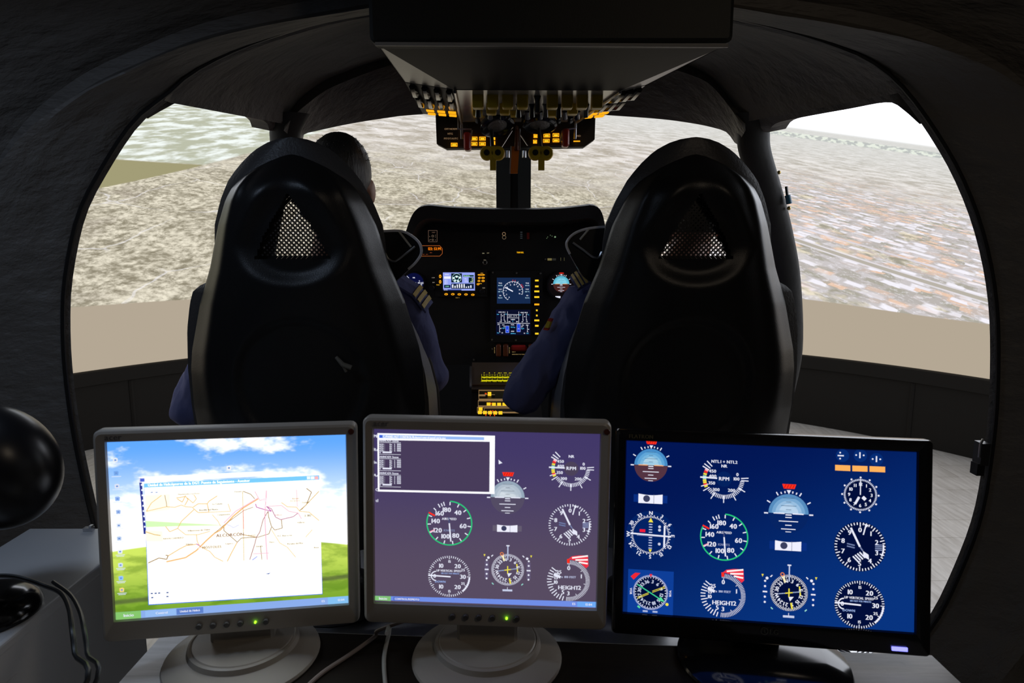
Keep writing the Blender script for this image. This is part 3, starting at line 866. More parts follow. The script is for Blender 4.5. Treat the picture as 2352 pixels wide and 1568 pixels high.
def g_rmi(g, x, z, r, w, h, bg, dbg):
    g.rect(x - w / 2, z - h / 2, x + w / 2, z + h / 2, bg); g.up(); g.disc(x, z, r * .9, dbg, 40); g.up()
    for k in range(72): g.tick(x, z, k * 5, r * (.82 if k % 2 == 0 else .9), r * 1.0, r * .035, WH)
    for k in range(12):
        q = g.clock(x, z, k * 30 + 10, r * .64); g.text(('3', '6', '9', '12', '15', '18', '21', '24', '27', '30', '33', '36')[k], q[0], q[1], r * .2, lin((200, 208, 235)), rot=k * 30 + 10)
    g.poly([(x - r * 1.15, z + r * .86), (x - r * .9, z + r * 1.08), (x - r * .6, z + r * 1.08), (x - r * .98, z + r * .68)], lin((240, 40, 50)))
    g.poly([(x - r * .08, z + r * 1.06), (x + r * .08, z + r * 1.06), (x, z + r * .86)], lin((240, 40, 50)))
    g.up(); a, b = (x - r * .74, z - r * .36), (x + r * .82, z + r * .36)
    for o in (-.04, .04): g.line((a[0], a[1] + r * o), (x - r * .1, z - r * .05 + r * o), r * .03, YEL); g.line((x + r * .1, z + r * .05 + r * o), (b[0], b[1] + r * o), r * .03, YEL)
    g.up(); a, b = (x - r * .76, z + r * .42), (x + r * .72, z - r * .44)
    g.line(a, b, r * .06, lin((60, 210, 150))); g.poly([(b[0] + r * .1, b[1] - r * .05), (b[0] - r * .28, b[1] + r * .02), (b[0] - r * .14, b[1] + r * .24)], lin((90, 230, 160)))
    for sx in (-1, 1): g.text('VOR', x + sx * r * 1.12, z, r * .12, WH, rot=90)
    g.disc(x + r * .95, z - r * .62, r * .09, YEL, 10); g.line((x - r * .72, z - r * .82), (x - r * .58, z - r * .92), r * .1, lin((90, 220, 160)))
    for sx in (-1, 1): g.rect(x + sx * r * .28 - r * .14, z - r * 1.14, x + sx * r * .28 + r * .14, z - r * 1.04, lin((170, 185, 225)))

# ------------------------------------------------------------------ overhead console
oc = empty('overhead_console', (0.03, 1.75, 1.74), 'black overhead switch console with amber lit buttons hanging above the seats', 'console')
OO = oc.location
fr = mat('console_black', (0.016, 0.017, 0.015), rough=0.55, spec=.35, bump=.1, bscale=300)
side_m = mat('console_side_grey', (0.30, 0.29, 0.27), rough=0.32, spec=.5, bump=.06, bscale=80)
mb = MB(OO); a = P(848, 97, 1.28); b = P(1684, 102, 1.28)
mb.cbox(((a.x + b.x) / 2, 1.305, a.z + 0.10), (b.x - a.x, 0.05, 0.20), 0.012); mb.build('rear_cover', fr, oc)
mb = MB(OO); mb.tube([P(862, 101, 1.285), P(1672, 105, 1.285)], 0.0035, 6); mb.build('cover_edge_strip', side_m, oc)
bl, br_ = P(868, 104, 1.33), P(1655, 110, 1.33)
fl_, frr = P(1042, 206, 1.70), P(1425, 208, 1.70)
ol, orr = P(931, 190, 1.70), P(1482, 197, 1.70)
up = Vector((0, 0, 0.15))
mb = MB(OO); mb.prism([bl, br_, frr, fl_], (0, 0, 0.012)); mb.build('bottom_cover', mat('console_cover', (0.010, 0.0095, 0.0095), rough=.5, spec=.10), oc, smooth=False)
for nm, q in (('side_cover', [bl, fl_, ol]), ('side_cover', [br_, orr, frr])):
    mb = MB(OO); mb.prism([p + Vector((0, 0, .001)) for p in q], (0, 0, 0.012)); mb.build(nm, side_m, oc, smooth=False)
mb = MB(OO); mb.loft([[bl, bl + up, br_ + up, br_], [ol, ol + up, orr + up, orr]]); mb.build('housing', fr, oc, smooth=False)
wl = [P(931, 190, 1.70), P(1045, 206, 1.70), P(1054, 268, 2.16), P(972, 262, 2.16)]
wr = [P(1425, 208, 1.70), P(1482, 197, 1.70), P(1385, 268, 2.16), P(1322, 273, 2.16)]
cpn = [P(1045, 207, 1.70), P(1425, 208, 1.70), P(1322, 280, 2.22), P(1060, 280, 2.22)]
def bil(q, u, v): return q[0].lerp(q[1], u).lerp(q[3].lerp(q[2], u), v)
for q, nm, m_ in ((wl, 'switch_panel', fr), (wr, 'switch_panel', side_m), (cpn, 'centre_panel', mat('panel_grey', (.34, .33, .31), rough=.2, metal=.3))):
    mb = MB(OO); mb.prism(q, (0, 0, 0.02)); mb.build(nm, m_, oc, smooth=False)
# housing above the panels
mb = MB(OO); mb.loft([[wl[0], wl[0] + up, wr[1] + up, wr[1]], [wl[3], wl[3] + up, wr[2] + up, wr[2]]], caps=True); mb.build('housing', fr, oc, smooth=False)
# side wing switches: long black rockers + lit legends
for q, n in ((wl, 4), (wr, 3)):
    for k in range(n):
        u = (k + .5) / n
        for v0, v1 in ((.03, .30), (.33, .64)):
            c0, c1 = bil(q, u, v0), bil(q, u, v1)
            mb = MB(OO); mb.tube([c0 + Vector((0, 0, -.004)), c0.lerp(c1, .5) + Vector((0, 0, -.010)), c1 + Vector((0, 0, -.003))], [.008, .0095, .006], 6)
            mb.build('rocker_switch', black_gloss, oc)
    for k in range(3 if q is wl else 2):
        for j, v in enumerate((.78, .91)):
            if q is wl and k == 2 and False: continue
            u0 = (.16 + .29 * k) if q is wl else (.22 + .42 * k)
            c0 = bil(q, u0, v); c1 = bil(q, u0 + (.2 if q is wl else .3), v); c2 = bil(q, u0 + (.2 if q is wl else .3), v + .055); c3 = bil(q, u0, v + .055)
            mb = MB(OO); mb.prism([p + Vector((0, 0, -.004)) for p in (c0, c1, c2, c3)], (0, 0, .004))
            mb.build('lit_button', orange_lit, oc, smooth=False)
# centre panel: rows of guarded switches
for j, v in enumerate((.14, .38, .60, .80)):
    for k in range(9):
        u = .14 + .76 * k / 8
        c = bil(cpn, u, v); hg = (1.0, .85, .5, .32)[j]
        yel_ = (j == 0 and k % 9 != 4) or (j == 2 and k in (0, 3, 6)) or (j == 1 and k in (1, 2, 7))
        if yel_:
            mb = MB(OO); mb.cbox(c + Vector((0, 0, -.014 * hg)), (.027, .034, .034 * hg), .004); mb.build('switch_guard', yellow_plastic, oc)
        else:
            mb = MB(OO); mb.tube([c, c + Vector((0, .004, -.012 * hg)), c + Vector((0, .016, -.034 * hg))], [.009, .006, .008], 8); mb.build('toggle_switch', black_gloss if (k + j) % 3 else dark_metal, oc)
# silver rails framing the centre panel
for q in ((cpn[0], cpn[3]), (cpn[1], cpn[2])):
    mb = MB(OO); mb.tube([q[0] + Vector((0, 0, -.004)), q[1] + Vector((0, 0, -.004)), q[1] + Vector((0, .01, -.05))], .004, 6); mb.build('rail', metal, oc)
# forward annunciator box
AY = 2.27
mb = MB(OO); quadbox(mb, [(1000, 255), (1003, 330), (1024, 341), (1342, 337), (1366, 320), (1368, 255)], AY, .05); mb.build('annunciator_box', fr, oc, smooth=False)
mb = MB(OO); quadbox(mb, [(1052, 268), (1052, 338), (1312, 334), (1312, 268)], AY - .012, .02); mb.build('annunciator_face', mat('brown_black', (.028, .017, .011), rough=.4), oc, smooth=False)
for (x, y) in ((1089, 318), (1108, 318), (1133, 317), (1089, 330), (1108, 330), (1133, 328), (1043, 332), (1230, 312), (1256, 311), (1277, 310), (1229, 325), (1255, 323), (1277, 322), (1325, 324)):
    hw, hh = (7.5, 4.2) if x not in (1133, 1230, 1229) else (4.5, 4.2)
    if x == 1325: hh = 1.2
    Yb = AY - .016
    mb = MB(OO)
    for q in ((x - hw, y - hh, x + hw, y - hh + 1.4), (x - hw, y + hh - 1.6, x + hw, y + hh), (x - hw, y - hh, x - hw + 1.6, y + hh), (x + hw - 1.6, y - hh, x + hw, y + hh)):
        quadbox(mb, rectpx(*q), Yb, .006)
    b_ = mb.build('lit_button', orange_lit, oc, smooth=False)
    mb = MB(OO); quadbox(mb, rectpx(x - hw * .6, y - hh * .35, x + hw * .6, y + hh * .45), Yb, .006); l_ = mb.build('legend', amber_lit, b_, smooth=False)
# legends on the dark outer faces
g = G2(1)
for (t_, x, y, s_) in (('OFF', 1026, 296, 4), ('NORM', 1041, 296, 4), ('HTG', 1034, 307, 4), ('PITOT', 1028, 318, 4), ('AUTO', 1045, 318, 4), ('LAND', 1326, 312, 4)):
    q = P(x, y, AY - .002); g.text(t_, q.x - OO.x, q.z - OO.z, .0055, lin((120, 95, 70)))
o = g.build('panel_lettering', gfx, oc); o.location.y = AY - .002 - OO.y
# grey and red levers either side
for sx, (xa, ya, xb, yb) in ((-1, (1066, 308, 1082, 344)), (1, (1291, 300, 1306, 336))):
    mb = MB(OO); c = P((xa + xb) / 2, (ya + yb) / 2, AY - .06); mb.cbox(c, (.022, .05, .055), .008); mb.build('red_lever', red_plastic, oc)
    x = 1082 if sx < 0 else 1290
    mb = MB(OO); mb.prism([P(x - 4, 326, AY - .07), P(x + 1, 322, AY - .07), P(x + 4, 298, AY - .05), P(x, 300, AY - .05)], (0, .008, 0)); mb.build('lever_plate', metal, oc, smooth=False)
mb = MB(OO); mb.tube([P(1052, 262, 2.20), P(1052, 296, 2.20), P(1083, 297, 2.20)], .003, 6); mb.build('rail', metal, oc)
mb = MB(OO); mb.tube([P(1324, 262, 2.20), P(1322, 294, 2.20), P(1300, 297, 2.20)], .003, 6); mb.build('rail', metal, oc)
# two swivel reading lamps
lens_m = mat('lamp_lens', (.22, .21, .20), rough=.15, metal=.8, bump=.8, bscale=220)
for (x, y, tilt, rz) in ((1142, 289, 62, 25), (1240, 287, 72, 0)):
    c = P(x, y, 2.12)
    R = Euler((radians(90 + tilt), 0, radians(rz))).to_matrix()
    mb = MB(OO); mb.lathe([(.012, -.035), (.038, -.026), (.052, -.006), (.052, .004), (.045, .008), (.030, .001)], c, 'Z', 26, R); ro = mb.build('reading_lamp', black_gloss, oc)
    mb = MB(OO); mb.lathe([(.030, .001), (.020, .006), (.002, .008)], c, 'Z', 24, R); mb.build('lens', lens_m, ro)
# power levers: yellow twin-eyed heads
for x in (1131, 1242):
    c = P(x, 352, 2.08)
    lv = MB(OO); s_ = 0.0013
    for d in (-1, 1): lv.lathe([(.001, -.013), (.018, -.013), (.0205, -.009), (.0205, .012), (.001, .012)], c + Vector((d * .0165, 0, 0)), 'Y', 18)
    lv.box(c + Vector((0, 0, 0)), (.03, .024, .038)); lv.box(c + Vector((.002, .0, -.032)), (.018, .016, .034))
    lo_ = lv.build('power_lever', yellow_plastic, oc)
    for d in (-1, 1):
        mb = MB(OO); mb.lathe([(.001, -.0145), (.0088, -.0145), (.0088, -.012), (.001, -.012)], c + Vector((d * .0165, 0, 0.001)), 'Y', 14); mb.build('recess', black_matte, lo_)
    mb = MB(OO); mb.tube([c + Vector((0, .0, .015)), c + Vector((-.003, .03, .055)), c + Vector((-.004, .07, .09))], .0055, 8); mb.build('lever_arm', dark_metal, lo_)
c0 = P(1184, 334, 2.10); c1 = P(1180, 398, 2.06)
mb = MB(OO); mb.prism([P(1172, 398, 2.05), P(1189, 398, 2.05), P(1193, 336, 2.08), P(1175, 336, 2.08)], (0, .012, 0)); ol_ = mb.build('rotor_brake_lever', orange_plastic, oc, smooth=False)
mb = MB(OO); mb.tube([P(1171, 398, 2.048), P(1174, 336, 2.078)], .0022, 6); mb.build('lever_edge', metal, ol_)
mb = MB(OO); mb.tube([P(1194, 344, 2.075), P(1194, 296, 2.1)], .0022, 6); mb.tube([P(1152, 338, 2.1), P(1176, 300, 2.12)], .0018, 6); mb.tube([P(1212, 334, 2.1), P(1196, 310, 2.12)], .0018, 6); mb.build('bracket_wire', metal, ol_)
mb = MB(OO); mb.tube([P(1186, 345, 2.07), P(1187, 300, 2.09), P(1187, 292, 2.2)], [.006, .005, .005], 8); mb.build('lever_arm', mat('rust_brown', (.12, .03, .01), rough=.4), ol_)
for x in (1158, 1166, 1204):
    mb = MB(OO); mb.tube([P(x, 346, 2.2), P(x, 362, 2.2)], .006, 8); mb.build('stud', metal, oc)

# ------------------------------------------------------------------ instrument panel
IY = 2.36
ip = empty('instrument_panel', P(1163, 830, IY), 'black instrument panel with glowing displays under a padded glareshield', 'instrument panel')
IO = ip.location
mb = MB(IO); quadbox(mb, [(958, 482), (938, 530), (872, 566), (860, 640), (872, 838), (1490, 838), (1500, 640), (1480, 566), (1388, 526), (1368, 482)], IY, .04); mb.build('panel_face', panel_black, ip, smooth=False)
hood = [(931, 535), (940, 508), (950, 488), (964, 476), (985, 472), (1030, 476), (1090, 479), (1180, 481), (1280, 479), (1340, 473), (1360, 471), (1376, 478), (1385, 495), (1391, 525)]
hr = resample(catmull([P(x, y, 2.22) for x, y in hood], 5), 60)
hf = [Vector((p.x * 1.0, 2.62, p.z - .03)) for p in hr]
hi = [Vector((p.x * .975, 2.232, p.z - .040)) for i, p in enumerate(hr)]
hin = [Vector((p.x, 2.37, p.z - .012)) for p in hi]
mb = MB(IO); mb.loft([hf, [p.lerp(q, .08) + Vector((0, 0, .008)) for p, q in zip(hr, hf)], hr, hi, hin]); mb.build('glareshield', mat('hood_black', (.012, .012, .012), rough=.5, spec=.35, bump=.2, bscale=150), ip)
def ipx(px, py, d=.004): q = P(px, py, IY - d) - IO; return (q.x, q.z)
def box_part(nm, x0, y0, x1, y1, d, m_, par=ip):
    mb = MB(IO); quadbox(mb, rectpx(x0, y0, x1, y1), IY - d, d); return mb.build(nm, m_, par, smooth=False)
def gbuild(g, nm, par, d=.004, material=None, label=None):
    o = g.build(nm, material or gfx, par, label); o.location.y = IY - d - IO.y; return o
U = (ipx(1200, 700)[0] - ipx(1100, 700)[0]) / 100.0        # metres per photo pixel on the panel
# navigation unit
nv = box_part('navigation_unit', 1000, 619, 1119, 681, .012, panel_black)
g = G2(1); D_ = .0125
def n2(x, y): return ipx(x, y, D_)
g.rect(*n2(1018, 667), *n2(1090.5, 625.5), lin((150, 165, 245)))
g.up(); g.rect(*n2(1020, 640), *n2(1035.5, 634.5), lin((240, 243, 255))); g.rect(*n2(1036.5, 648.5), *n2(1061, 627.5), lin((12, 28, 40))); g.rect(*n2(1020, 661), *n2(1035, 654), lin((10, 35, 60)))
g.rect(*n2(1036.5, 663), *n2(1088.5, 651), lin((25, 40, 70))); g.rect(*n2(1064, 635), *n2(1088, 631.5), lin((15, 60, 40))); g.rect(*n2(1076.5, 649), *n2(1088, 637), lin((10, 40, 40))); g.rect(*n2(1018, 667), *n2(1060, 664.5), lin((40, 55, 120)))
g.up(); c = n2(1049, 638.3); g.arc(c[0], c[1], 10 * U, 0, 360, 1 * U, lin((170, 215, 215)), 28); g.arc(c[0], c[1], 5 * U, 0, 360, 1.6 * U, lin((150, 205, 205)), 20)
for dx_, dz_ in ((-7, 0), (7, 1), (-4, -6), (3, -7), (0, 3)): g.disc(c[0] + dx_ * U, c[1] + dz_ * U, 2.4 * U, lin((235, 250, 250)), 10)
for k in range(9):
    x = 1040 + k * 5.2; hh = (8, 5, 8, 9, 9, 9, 3, 4, 6)[k]
    g.rect(*n2(x - 1.3, 661), *n2(x + 1.3, 661 - hh), lin((245, 248, 255)))
for k in range(6): q = n2(1021, 642.5 + k * 1.9); g.text('STBY 12', q[0], q[1], 1.3 * U, lin((235, 238, 255)), align='L')
q = n2(1021, 630); g.text('118.00', q[0], q[1], 2.6 * U, WH, align='L'); q = n2(1065, 633.3); g.text('Simulating', q[0], q[1], 2.2 * U, lin((180, 255, 180)), align='L')
for k, t_ in enumerate(('25', '1.8', '0.00')): q = n2(1087, 639.5 + 3.6 * k); g.text(t_, q[0], q[1], 2.4 * U, lin((225, 255, 215)), align='R')
for k, t_ in enumerate(('EPE', 'DOP', 'HFOM')): q = n2(1067, 639.5 + 3.6 * k); g.text(t_, q[0], q[1], 2.0 * U, WH, align='L')
q = n2(1027, 657.5); g.text('COM', q[0], q[1], 2.4 * U, lin((150, 240, 200))); q = n2(1020, 665.7); g.text('NO BC', q[0], q[1], 1.8 * U, WH, align='L')
o = g.build('navigation_display', gfx, nv); o.location.y = IY - D_ - IO.y
for (x, y, hw, hh) in ((1011, 634.5, 2.6, 4), (1011, 647, 2.6, 4), (1024.7, 675.5, 4, 2.3), (1040, 675.5, 4, 2.3), (1055, 675.8, 4, 2.3), (1070.3, 676, 4, 2.3), (1086, 676.7, 4, 2.3), (1105.4, 631, 8.5, 1.8), (1101, 638, 3, 2.2), (1109.5, 638, 3.8, 2.2), (1100, 645, 3, 2.2), (1109.5, 645, 3.8, 2.2), (1098, 652.5, 3.2, 2.2)):
    c = P(x, y, IY - .013); mb = MB(IO); mb.lathe([(.001, -.003), (.75, -.003), (1.0, -.001), (1.0, .003)], (0, 0, 0), 'Y', 14)
    mb.v = [Vector((v.x * hw * U if True else 0, v.y, v.z * hh * U)) for v in [q + IO for q in mb.v]]
    mb.v = [v + c - IO for v in mb.v]
    b_ = mb.build('lit_button', orange_lit, nv)
    mb = MB(IO); mb.box(c + Vector((0, -.0035, 0)), (hw * U * .9, .0015, hh * U * .7)); mb.build('legend', mat('legend_dark', (.25, .10, .0), rough=.6), b_, smooth=False)
for (x, y, r_) in ((994, 660, 6), (1108, 668, 6)):
    mb = MB(IO); mb.lathe([(.001, -.028), (r_ * U * .8, -.028), (r_ * U, -.024), (r_ * U, 0)], P(x, y, IY), 'Y', 20); mb.build('knob', black_plastic, ip)
g = G2(1)
for (t_, x, y, s_, c_) in (('COM', 995, 637.5, 2, (150, 140, 130)), ('ENT', 996, 648.5, 2, (150, 140, 130)), ('PUSH', 1006, 654, 2.0, (255, 190, 40)), ('NAV 1', 1051, 683.5, 2.2, (150, 120, 60)), ('CLR', 1111, 661, 2.2, (160, 150, 130)), ('RNG', 1107, 627, 1.8, (200, 150, 60)), ('MENU', 1103, 651, 1.8, (255, 190, 40)), ('ON', 1110, 581.5, 2, (170, 165, 130)), ('OFF', 1121, 581, 2, (150, 140, 110)), ('PULL', 1114, 597, 1.7, (140, 130, 110))):
    q = ipx(x, y, .013); g.text(t_, q[0], q[1], s_ * U, lin(c_))
gbuild(g, 'panel_lettering', ip, .013)
# round gauges
def round_gauge(nm, x, y, r_, fn, label):
    mb = MB(IO); R_ = r_ * U
    mb.lathe([(R_ * .98, -.002), (R_ * 1.0, -.007), (R_ * 1.12, -.007), (R_ * 1.16, 0)], P(x, y, IY), 'Y', 36); mb.f.pop(); mb.f.pop(); mb.mi.pop(); mb.mi.pop()
    bz = mb.build(nm, black_plastic, ip, label=label)
    g = G2(1); c = ipx(x, y, .003); fn(g, c, R_); o = g.build('gauge_face', gfx, bz); o.location.y = IY - .003 - IO.y
def f1(g, c, R_): g.disc(c[0], c[1], R_, lin((10, 14, 55)), 36); g_rpm(g, c[0], c[1] - R_ * .05, R_ * .9, ('NR',), None)
round_gauge('rotor_speed_gauge', 951, 649, 22.5, f1, 'dark blue rotor speed gauge marked NR RPM')
def f2(g, c, R_):
    g.disc(c[0], c[1], R_, lin((14, 10, 12)), 36); g.up()
    g_adi(g, c[0], c[1] + R_ * .1, R_ * .63, [lin((88, 180, 205)), lin((110, 196, 220)), lin((140, 214, 235))], lin((70, 36, 34)), gmid=lin((240, 160, 80)))
    g.rect(c[0] - R_ * .45, c[1] - R_ * 1.0, c[0] - R_ * .05, c[1] - R_ * .84, WH)
round_gauge('attitude_indicator', 1289, 655, 29.5, f2, 'attitude indicator with blue sky half and brown ground half')
# engine display stack
ed = box_part('engine_display_unit', 1126, 622, 1246, 786, .008, panel_black)
D2 = .0085
def n3(x, y): return ipx(x, y, D2)
g = G2(1); g.rect(*n3(1141.4, 697), *n3(1218.5, 637.5), lin((22, 42, 78))); g.up(); c = n3(1178, 669); R_ = 22.5 * U
g.arc(c[0], c[1], R_, -148, 108, .9 * U, WH, 44); g.up()
for k in range(17):
    a = -148 + 256 * k / 16; g.tick(c[0], c[1], a, R_ * .86, R_, .8 * U, WH)
for k in range(9):
    a = -148 + 256 * k / 8; q = g.clock(c[0], c[1], a, R_ * .70); g.text(str(2 * k), q[0], q[1], 3 * U, WH)
for a in (0, 12, 52, 60, 68): g.tick(c[0], c[1], a, R_ * 1.02, R_ * 1.18, .9 * U, RED)
g.tick(c[0], c[1], 28, R_ * .75, R_ * 1.15, 1.1 * U, WH)
g.tick(c[0], c[1], 298, 0, R_ * .88, 2.6 * U, WH)
for sx, xx in ((-1, 1149), (1, 1211)):
    for k, (t_, v_) in enumerate((('TRQ', '44.3 %'), ('TOT', '635 °C'), ('N1', '93.0 %'))):
        q = n3(xx, 650 + 14.2 * k); g.text(t_, q[0], q[1], 2.6 * U, WH); q = n3(xx, 655.4 + 14.2 * k); g.text(v_, q[0], q[1], 2.4 * U, lin((190, 230, 250)))
o = g.build('engine_display', gfx, ed); o.location.y = IY - D2 - IO.y
g = G2(1); g.rect(*n3(1139.5, 769), *n3(1218.3, 711), lin((10, 14, 40))); g.up(); CY = lin((80, 190, 240))
def ln(x0, y0, x1, y1, w_=.8, c_=WH): g.line(n3(x0, y0), n3(x1, y1), w_ * U, c_)
ln(1142, 741.3, 1217, 742.5, .9); ln(1165.6, 715, 1165.6, 741); ln(1191.5, 715, 1191.5, 741.5); ln(1166, 722, 1191, 722.5); ln(1166, 729.3, 1191, 729.8)
for x in (1151, 1158, 1201, 1209): ln(x, 721, x, 735); ln(x - 1, 735, x + 2, 735); ln(x - 1, 721, x + 2, 721)
for x in (1147.5, 1211.5): ln(x, 747, x, 762); ln(x - 1, 762, x + 2, 762)
for x, y in ((1154, 725), (1205, 727), (1150, 754), (1214, 756)): q = n3(x, y); g.poly([(q[0] - 1.6 * U, q[1]), (q[0] + 1.2 * U, q[1] + 1.2 * U), (q[0] + 1.2 * U, q[1] - 1.2 * U)], WH)
for t_, x, y, c_ in (('ENG OIL1', 1153, 716.5, WH), ('ENG OIL2', 1204, 717.5, WH), ('OAT  7.4 °C', 1178, 725.5, WH), ('V/BUS', 1178, 733.5, WH), ('V', 1178, 737.5, CY), ('125', 1170, 738.5, WH), ('126', 1187.5, 738.5, WH), ('7.8', 1150, 738, WH), ('75', 1160, 738, WH), ('67', 1200, 738.5, WH), ('74', 1210, 738.5, WH), ('FP1', 1145.5, 745, WH), ('FF1', 1156, 746, WH), ('67', 1158.5, 749.5, WH), ('kg/h', 1156.5, 753, CY), ('FUEL', 1177.5, 745.5, WH), ('564 kg', 1178, 751, CY), ('END', 1177.5, 760.5, WH), ('3h30mn', 1178.5, 765.5, CY), ('FF2', 1201, 746.5, WH), ('67', 1199, 750, WH), ('kg/h', 1200.5, 754, CY), ('FP2', 1211, 746.5, WH), ('bar', 1144.5, 764, CY), ('1.2', 1153.5, 764, WH), ('1.2', 1204.5, 765, WH), ('bar', 1212, 765, CY), ('bar', 1144, 721.5, CY), ('bar', 1195, 722.5, CY), ('°C', 1162, 721.5, CY), ('°C', 1213.5, 722.5, CY)):
    q = n3(x, y); g.text(t_, q[0], q[1], 2.5 * U, c_)
for x0, y0, x1, y1 in ((1161, 764, 1169.5, 748), (1187, 762, 1195.5, 743.5)):
    g.rect(*n3(x0, y0), *n3(x1, y1), lin((170, 185, 240))); g.up(); g.rect(*n3(x0 + .7, y0 - .7), *n3(x1 - .7, y1 + .7), lin((35, 75, 225)))
    q = n3((x0 + x1) / 2, (y0 + y1) / 2 + 2); g.up(); g.text('1.1' if x0 < 1170 else '72', q[0], q[1], 2.3 * U, WH)
o = g.build('fuel_display', gfx, ed); o.location.y = IY - D2 - IO.y
for k, (y, t_) in enumerate(((644, 'OFF1'), (657.5, 'OFF2'), (669, 'SCROLL'), (682, 'RESET'), (699, 'SELECT'), (712.5, '+'), (724.5, '-'), (735.6, 'ENTER'), (748, 'BRT+'), (766, 'BRT-'))):
    hw = 5.6 if len(t_) > 4 else (4 if len(t_) > 1 else 1.8)
    kb = box_part('display_key', 1226.5, y - 4.5, 1240.5, y + 4.5, .011, panel_black, ed)
    mb = MB(IO); quadbox(mb, rectpx(1233 - hw, y - 1.9, 1233 + hw, y + 1.9), IY - .0122, .0012); mb.build('lit_legend', amber_lit if k != 4 else orange_lit, kb, smooth=False)
sm = mat('screw_grey', (.30, .29, .26), rough=.35, metal=.7)
smesh = MB(); smesh.lathe([(.0005, -.003), (.0024, -.003), (.0034, -.0015), (.0034, .001)], (0, 0, 0), 'Y', 10); smm = smesh.mesh('screw', sm)
for x, y in ((1131.8, 625.6), (1186.3, 626.7), (1241.3, 627.6), (1130, 780), (1184.7, 781), (1131, 801), (1088.5, 826), (1252.6, 595)):
    o = link('screw', smm, ip); o.location = P(x, y, IY - (.0085 if 622 < y < 786 else .001)) - IO
# guarded switches under the displays
for x0, x1 in ((1139.4, 1151), (1155.5, 1167.5), (1214, 1224)):
    mb = MB(IO); c = P((x0 + x1) / 2, 804, IY - .018); mb.cbox(c, ((x1 - x0) * U, .03, 27 * U), .005); mb.build('switch_guard', mat('brown_guard', (.16, .035, .014), rough=.4), ip)
mb = MB(IO); c = P(1191.5, 799, IY - .010); mb.cbox(c, (38 * U, .02, 14 * U), 6.5 * U); mb.build('emergency_button', mat('bright_red', (.50, .02, .02), rough=.4), ip, label='red oblong push button')
g = G2(1)
for t_, x, y, s_, rot in (('EMERGENCY FLT ONLY', 1191, 813.5, 1.9, 0), ('ENG 1 NORM', 1136, 804, 1.6, 90), ('ENG 2 NORM', 1170, 804, 1.6, 90), ('FUEL P', 1180, 808, 1.8, 0)):
    q = ipx(x, y, .002); g.text(t_, q[0], q[1], s_ * U, lin((150, 125, 80)), rot=rot)
gbuild(g, 'panel_lettering', ip, .002)
# clocks with amber digits
g = G2(1); fr_ = [(964, 569), (970, 564), (1010, 564), (1016, 571), (1016, 582), (1010, 588), (968, 588), (963, 584)]
fo = [ipx(x, y, .003) for x, y in fr_]; g.path(fo + fo[:1], .8 * U, lin((190, 100, 45)))
q = ipx(1014, 571, .003); g.text('122: 53.99.', q[0] + .001, q[1], 6.0 * U, lin((255, 130, 15)), align='R', sx=.82)
q = ipx(990, 580, .003); g.text('MHz', q[0], q[1], 1.8 * U, lin((140, 70, 40))); ln2 = lambda a, b: g.line(ipx(*a, .003), ipx(*b, .003), .7 * U, lin((150, 70, 35))); ln2((966, 584), (975, 584)); ln2((978, 584), (983, 584))
gbuild(g, 'frequency_display', ip, .003, label='amber digits 122 53.99 in an orange outline')
g = G2(1); fo = [ipx(x, y, .003) for x, y in [(x + (2 * (1163 - x)) + 10, y + 2) for x, y in fr_]]; g.path(fo + fo[:1], .8 * U, lin((170, 120, 45)))
q = ipx(1350, 574, .003); g.text('53.75', q[0], q[1], 6.0 * U, lin((255, 120, 15)))
gbuild(g, 'frequency_display', ip, .003)
g = G2(1); fo = [ipx(x, y, .003) for x, y in ((984, 529), (1004, 529), (1004, 555), (984, 555), (984, 529))]; g.path(fo, .6 * U, lin((120, 95, 80)))
for x, y, r_ in ((994, 542, 2.2), (994, 550.5, 1.8)): q = ipx(x, y, .003); g.arc(q[0], q[1], r_ * U, 0, 360, .6 * U, lin((130, 110, 90)), 12)
for x, y in ((987, 543), (1000, 540), (1000, 544), (1000, 551)): q = ipx(x, y, .003); g.disc(q[0], q[1], .7 * U, lin((130, 115, 100)), 6)
q = ipx(996, 533.5, .003); g.text('LIGHT', q[0], q[1], 1.8 * U, lin((110, 85, 70))); g.line(ipx(985, 552, .003), ipx(990, 549.5, .003), .6 * U, lin((130, 110, 90)))
gbuild(g, 'light_placard', ip, .003)
g = G2(1); q = ipx(1195, 579.6, .003); g.text('TRIM REL', q[0], q[1], 3.4 * U, lin((255, 185, 20)), sx=.75)
for (x, y, r_, c_) in ((1157.5, 537, 3.6, (150, 120, 90)), (1158, 545, 4.0, (110, 95, 75))): q = ipx(x, y, .003); g.arc(q[0], q[1], r_ * U, 0, 360, .9 * U, lin(c_), 14)
q = ipx(1275, 544, .003); g.disc(q[0], q[1], 2.0 * U, lin((120, 150, 115)), 10)
for x, y in ((1264, 540), (1268, 542), (1258, 544), (1256, 547)): q = ipx(x, y, .003); g.disc(q[0], q[1], .9 * U, lin((105, 130, 95)), 6)
g.rect(*ipx(1257.5, 598, .003), *ipx(1267.5, 593, .003), lin((110, 100, 62))); g.rect(*ipx(1268.5, 598, .003), *ipx(1277, 593, .003), lin((38, 38, 36)))
for x in (1288, 1296): g.line(ipx(x, 591.5, .003), ipx(x, 598.5, .003), .7 * U, lin((100, 95, 65)))
for k in range(4): g.line(ipx(1195, 533 + 4.5 * k, .003), ipx(1200, 533 + 4.5 * k, .003), 1 * U, lin((70, 76, 80)))
gbuild(g, 'panel_lettering', ip, .003)
box_part('red_tab', 1210, 534, 1216, 549, .008, red_plastic)
mb = MB(IO); mb.tube([P(1114, 602.7, IY - .004) + Vector((4.6 * U * cos(2 * pi * k / 18), 0, 4.6 * U * sin(2 * pi * k / 18))) for k in range(19)], .8 * U, 6); mb.build('key_switch_ring', sm, ip)
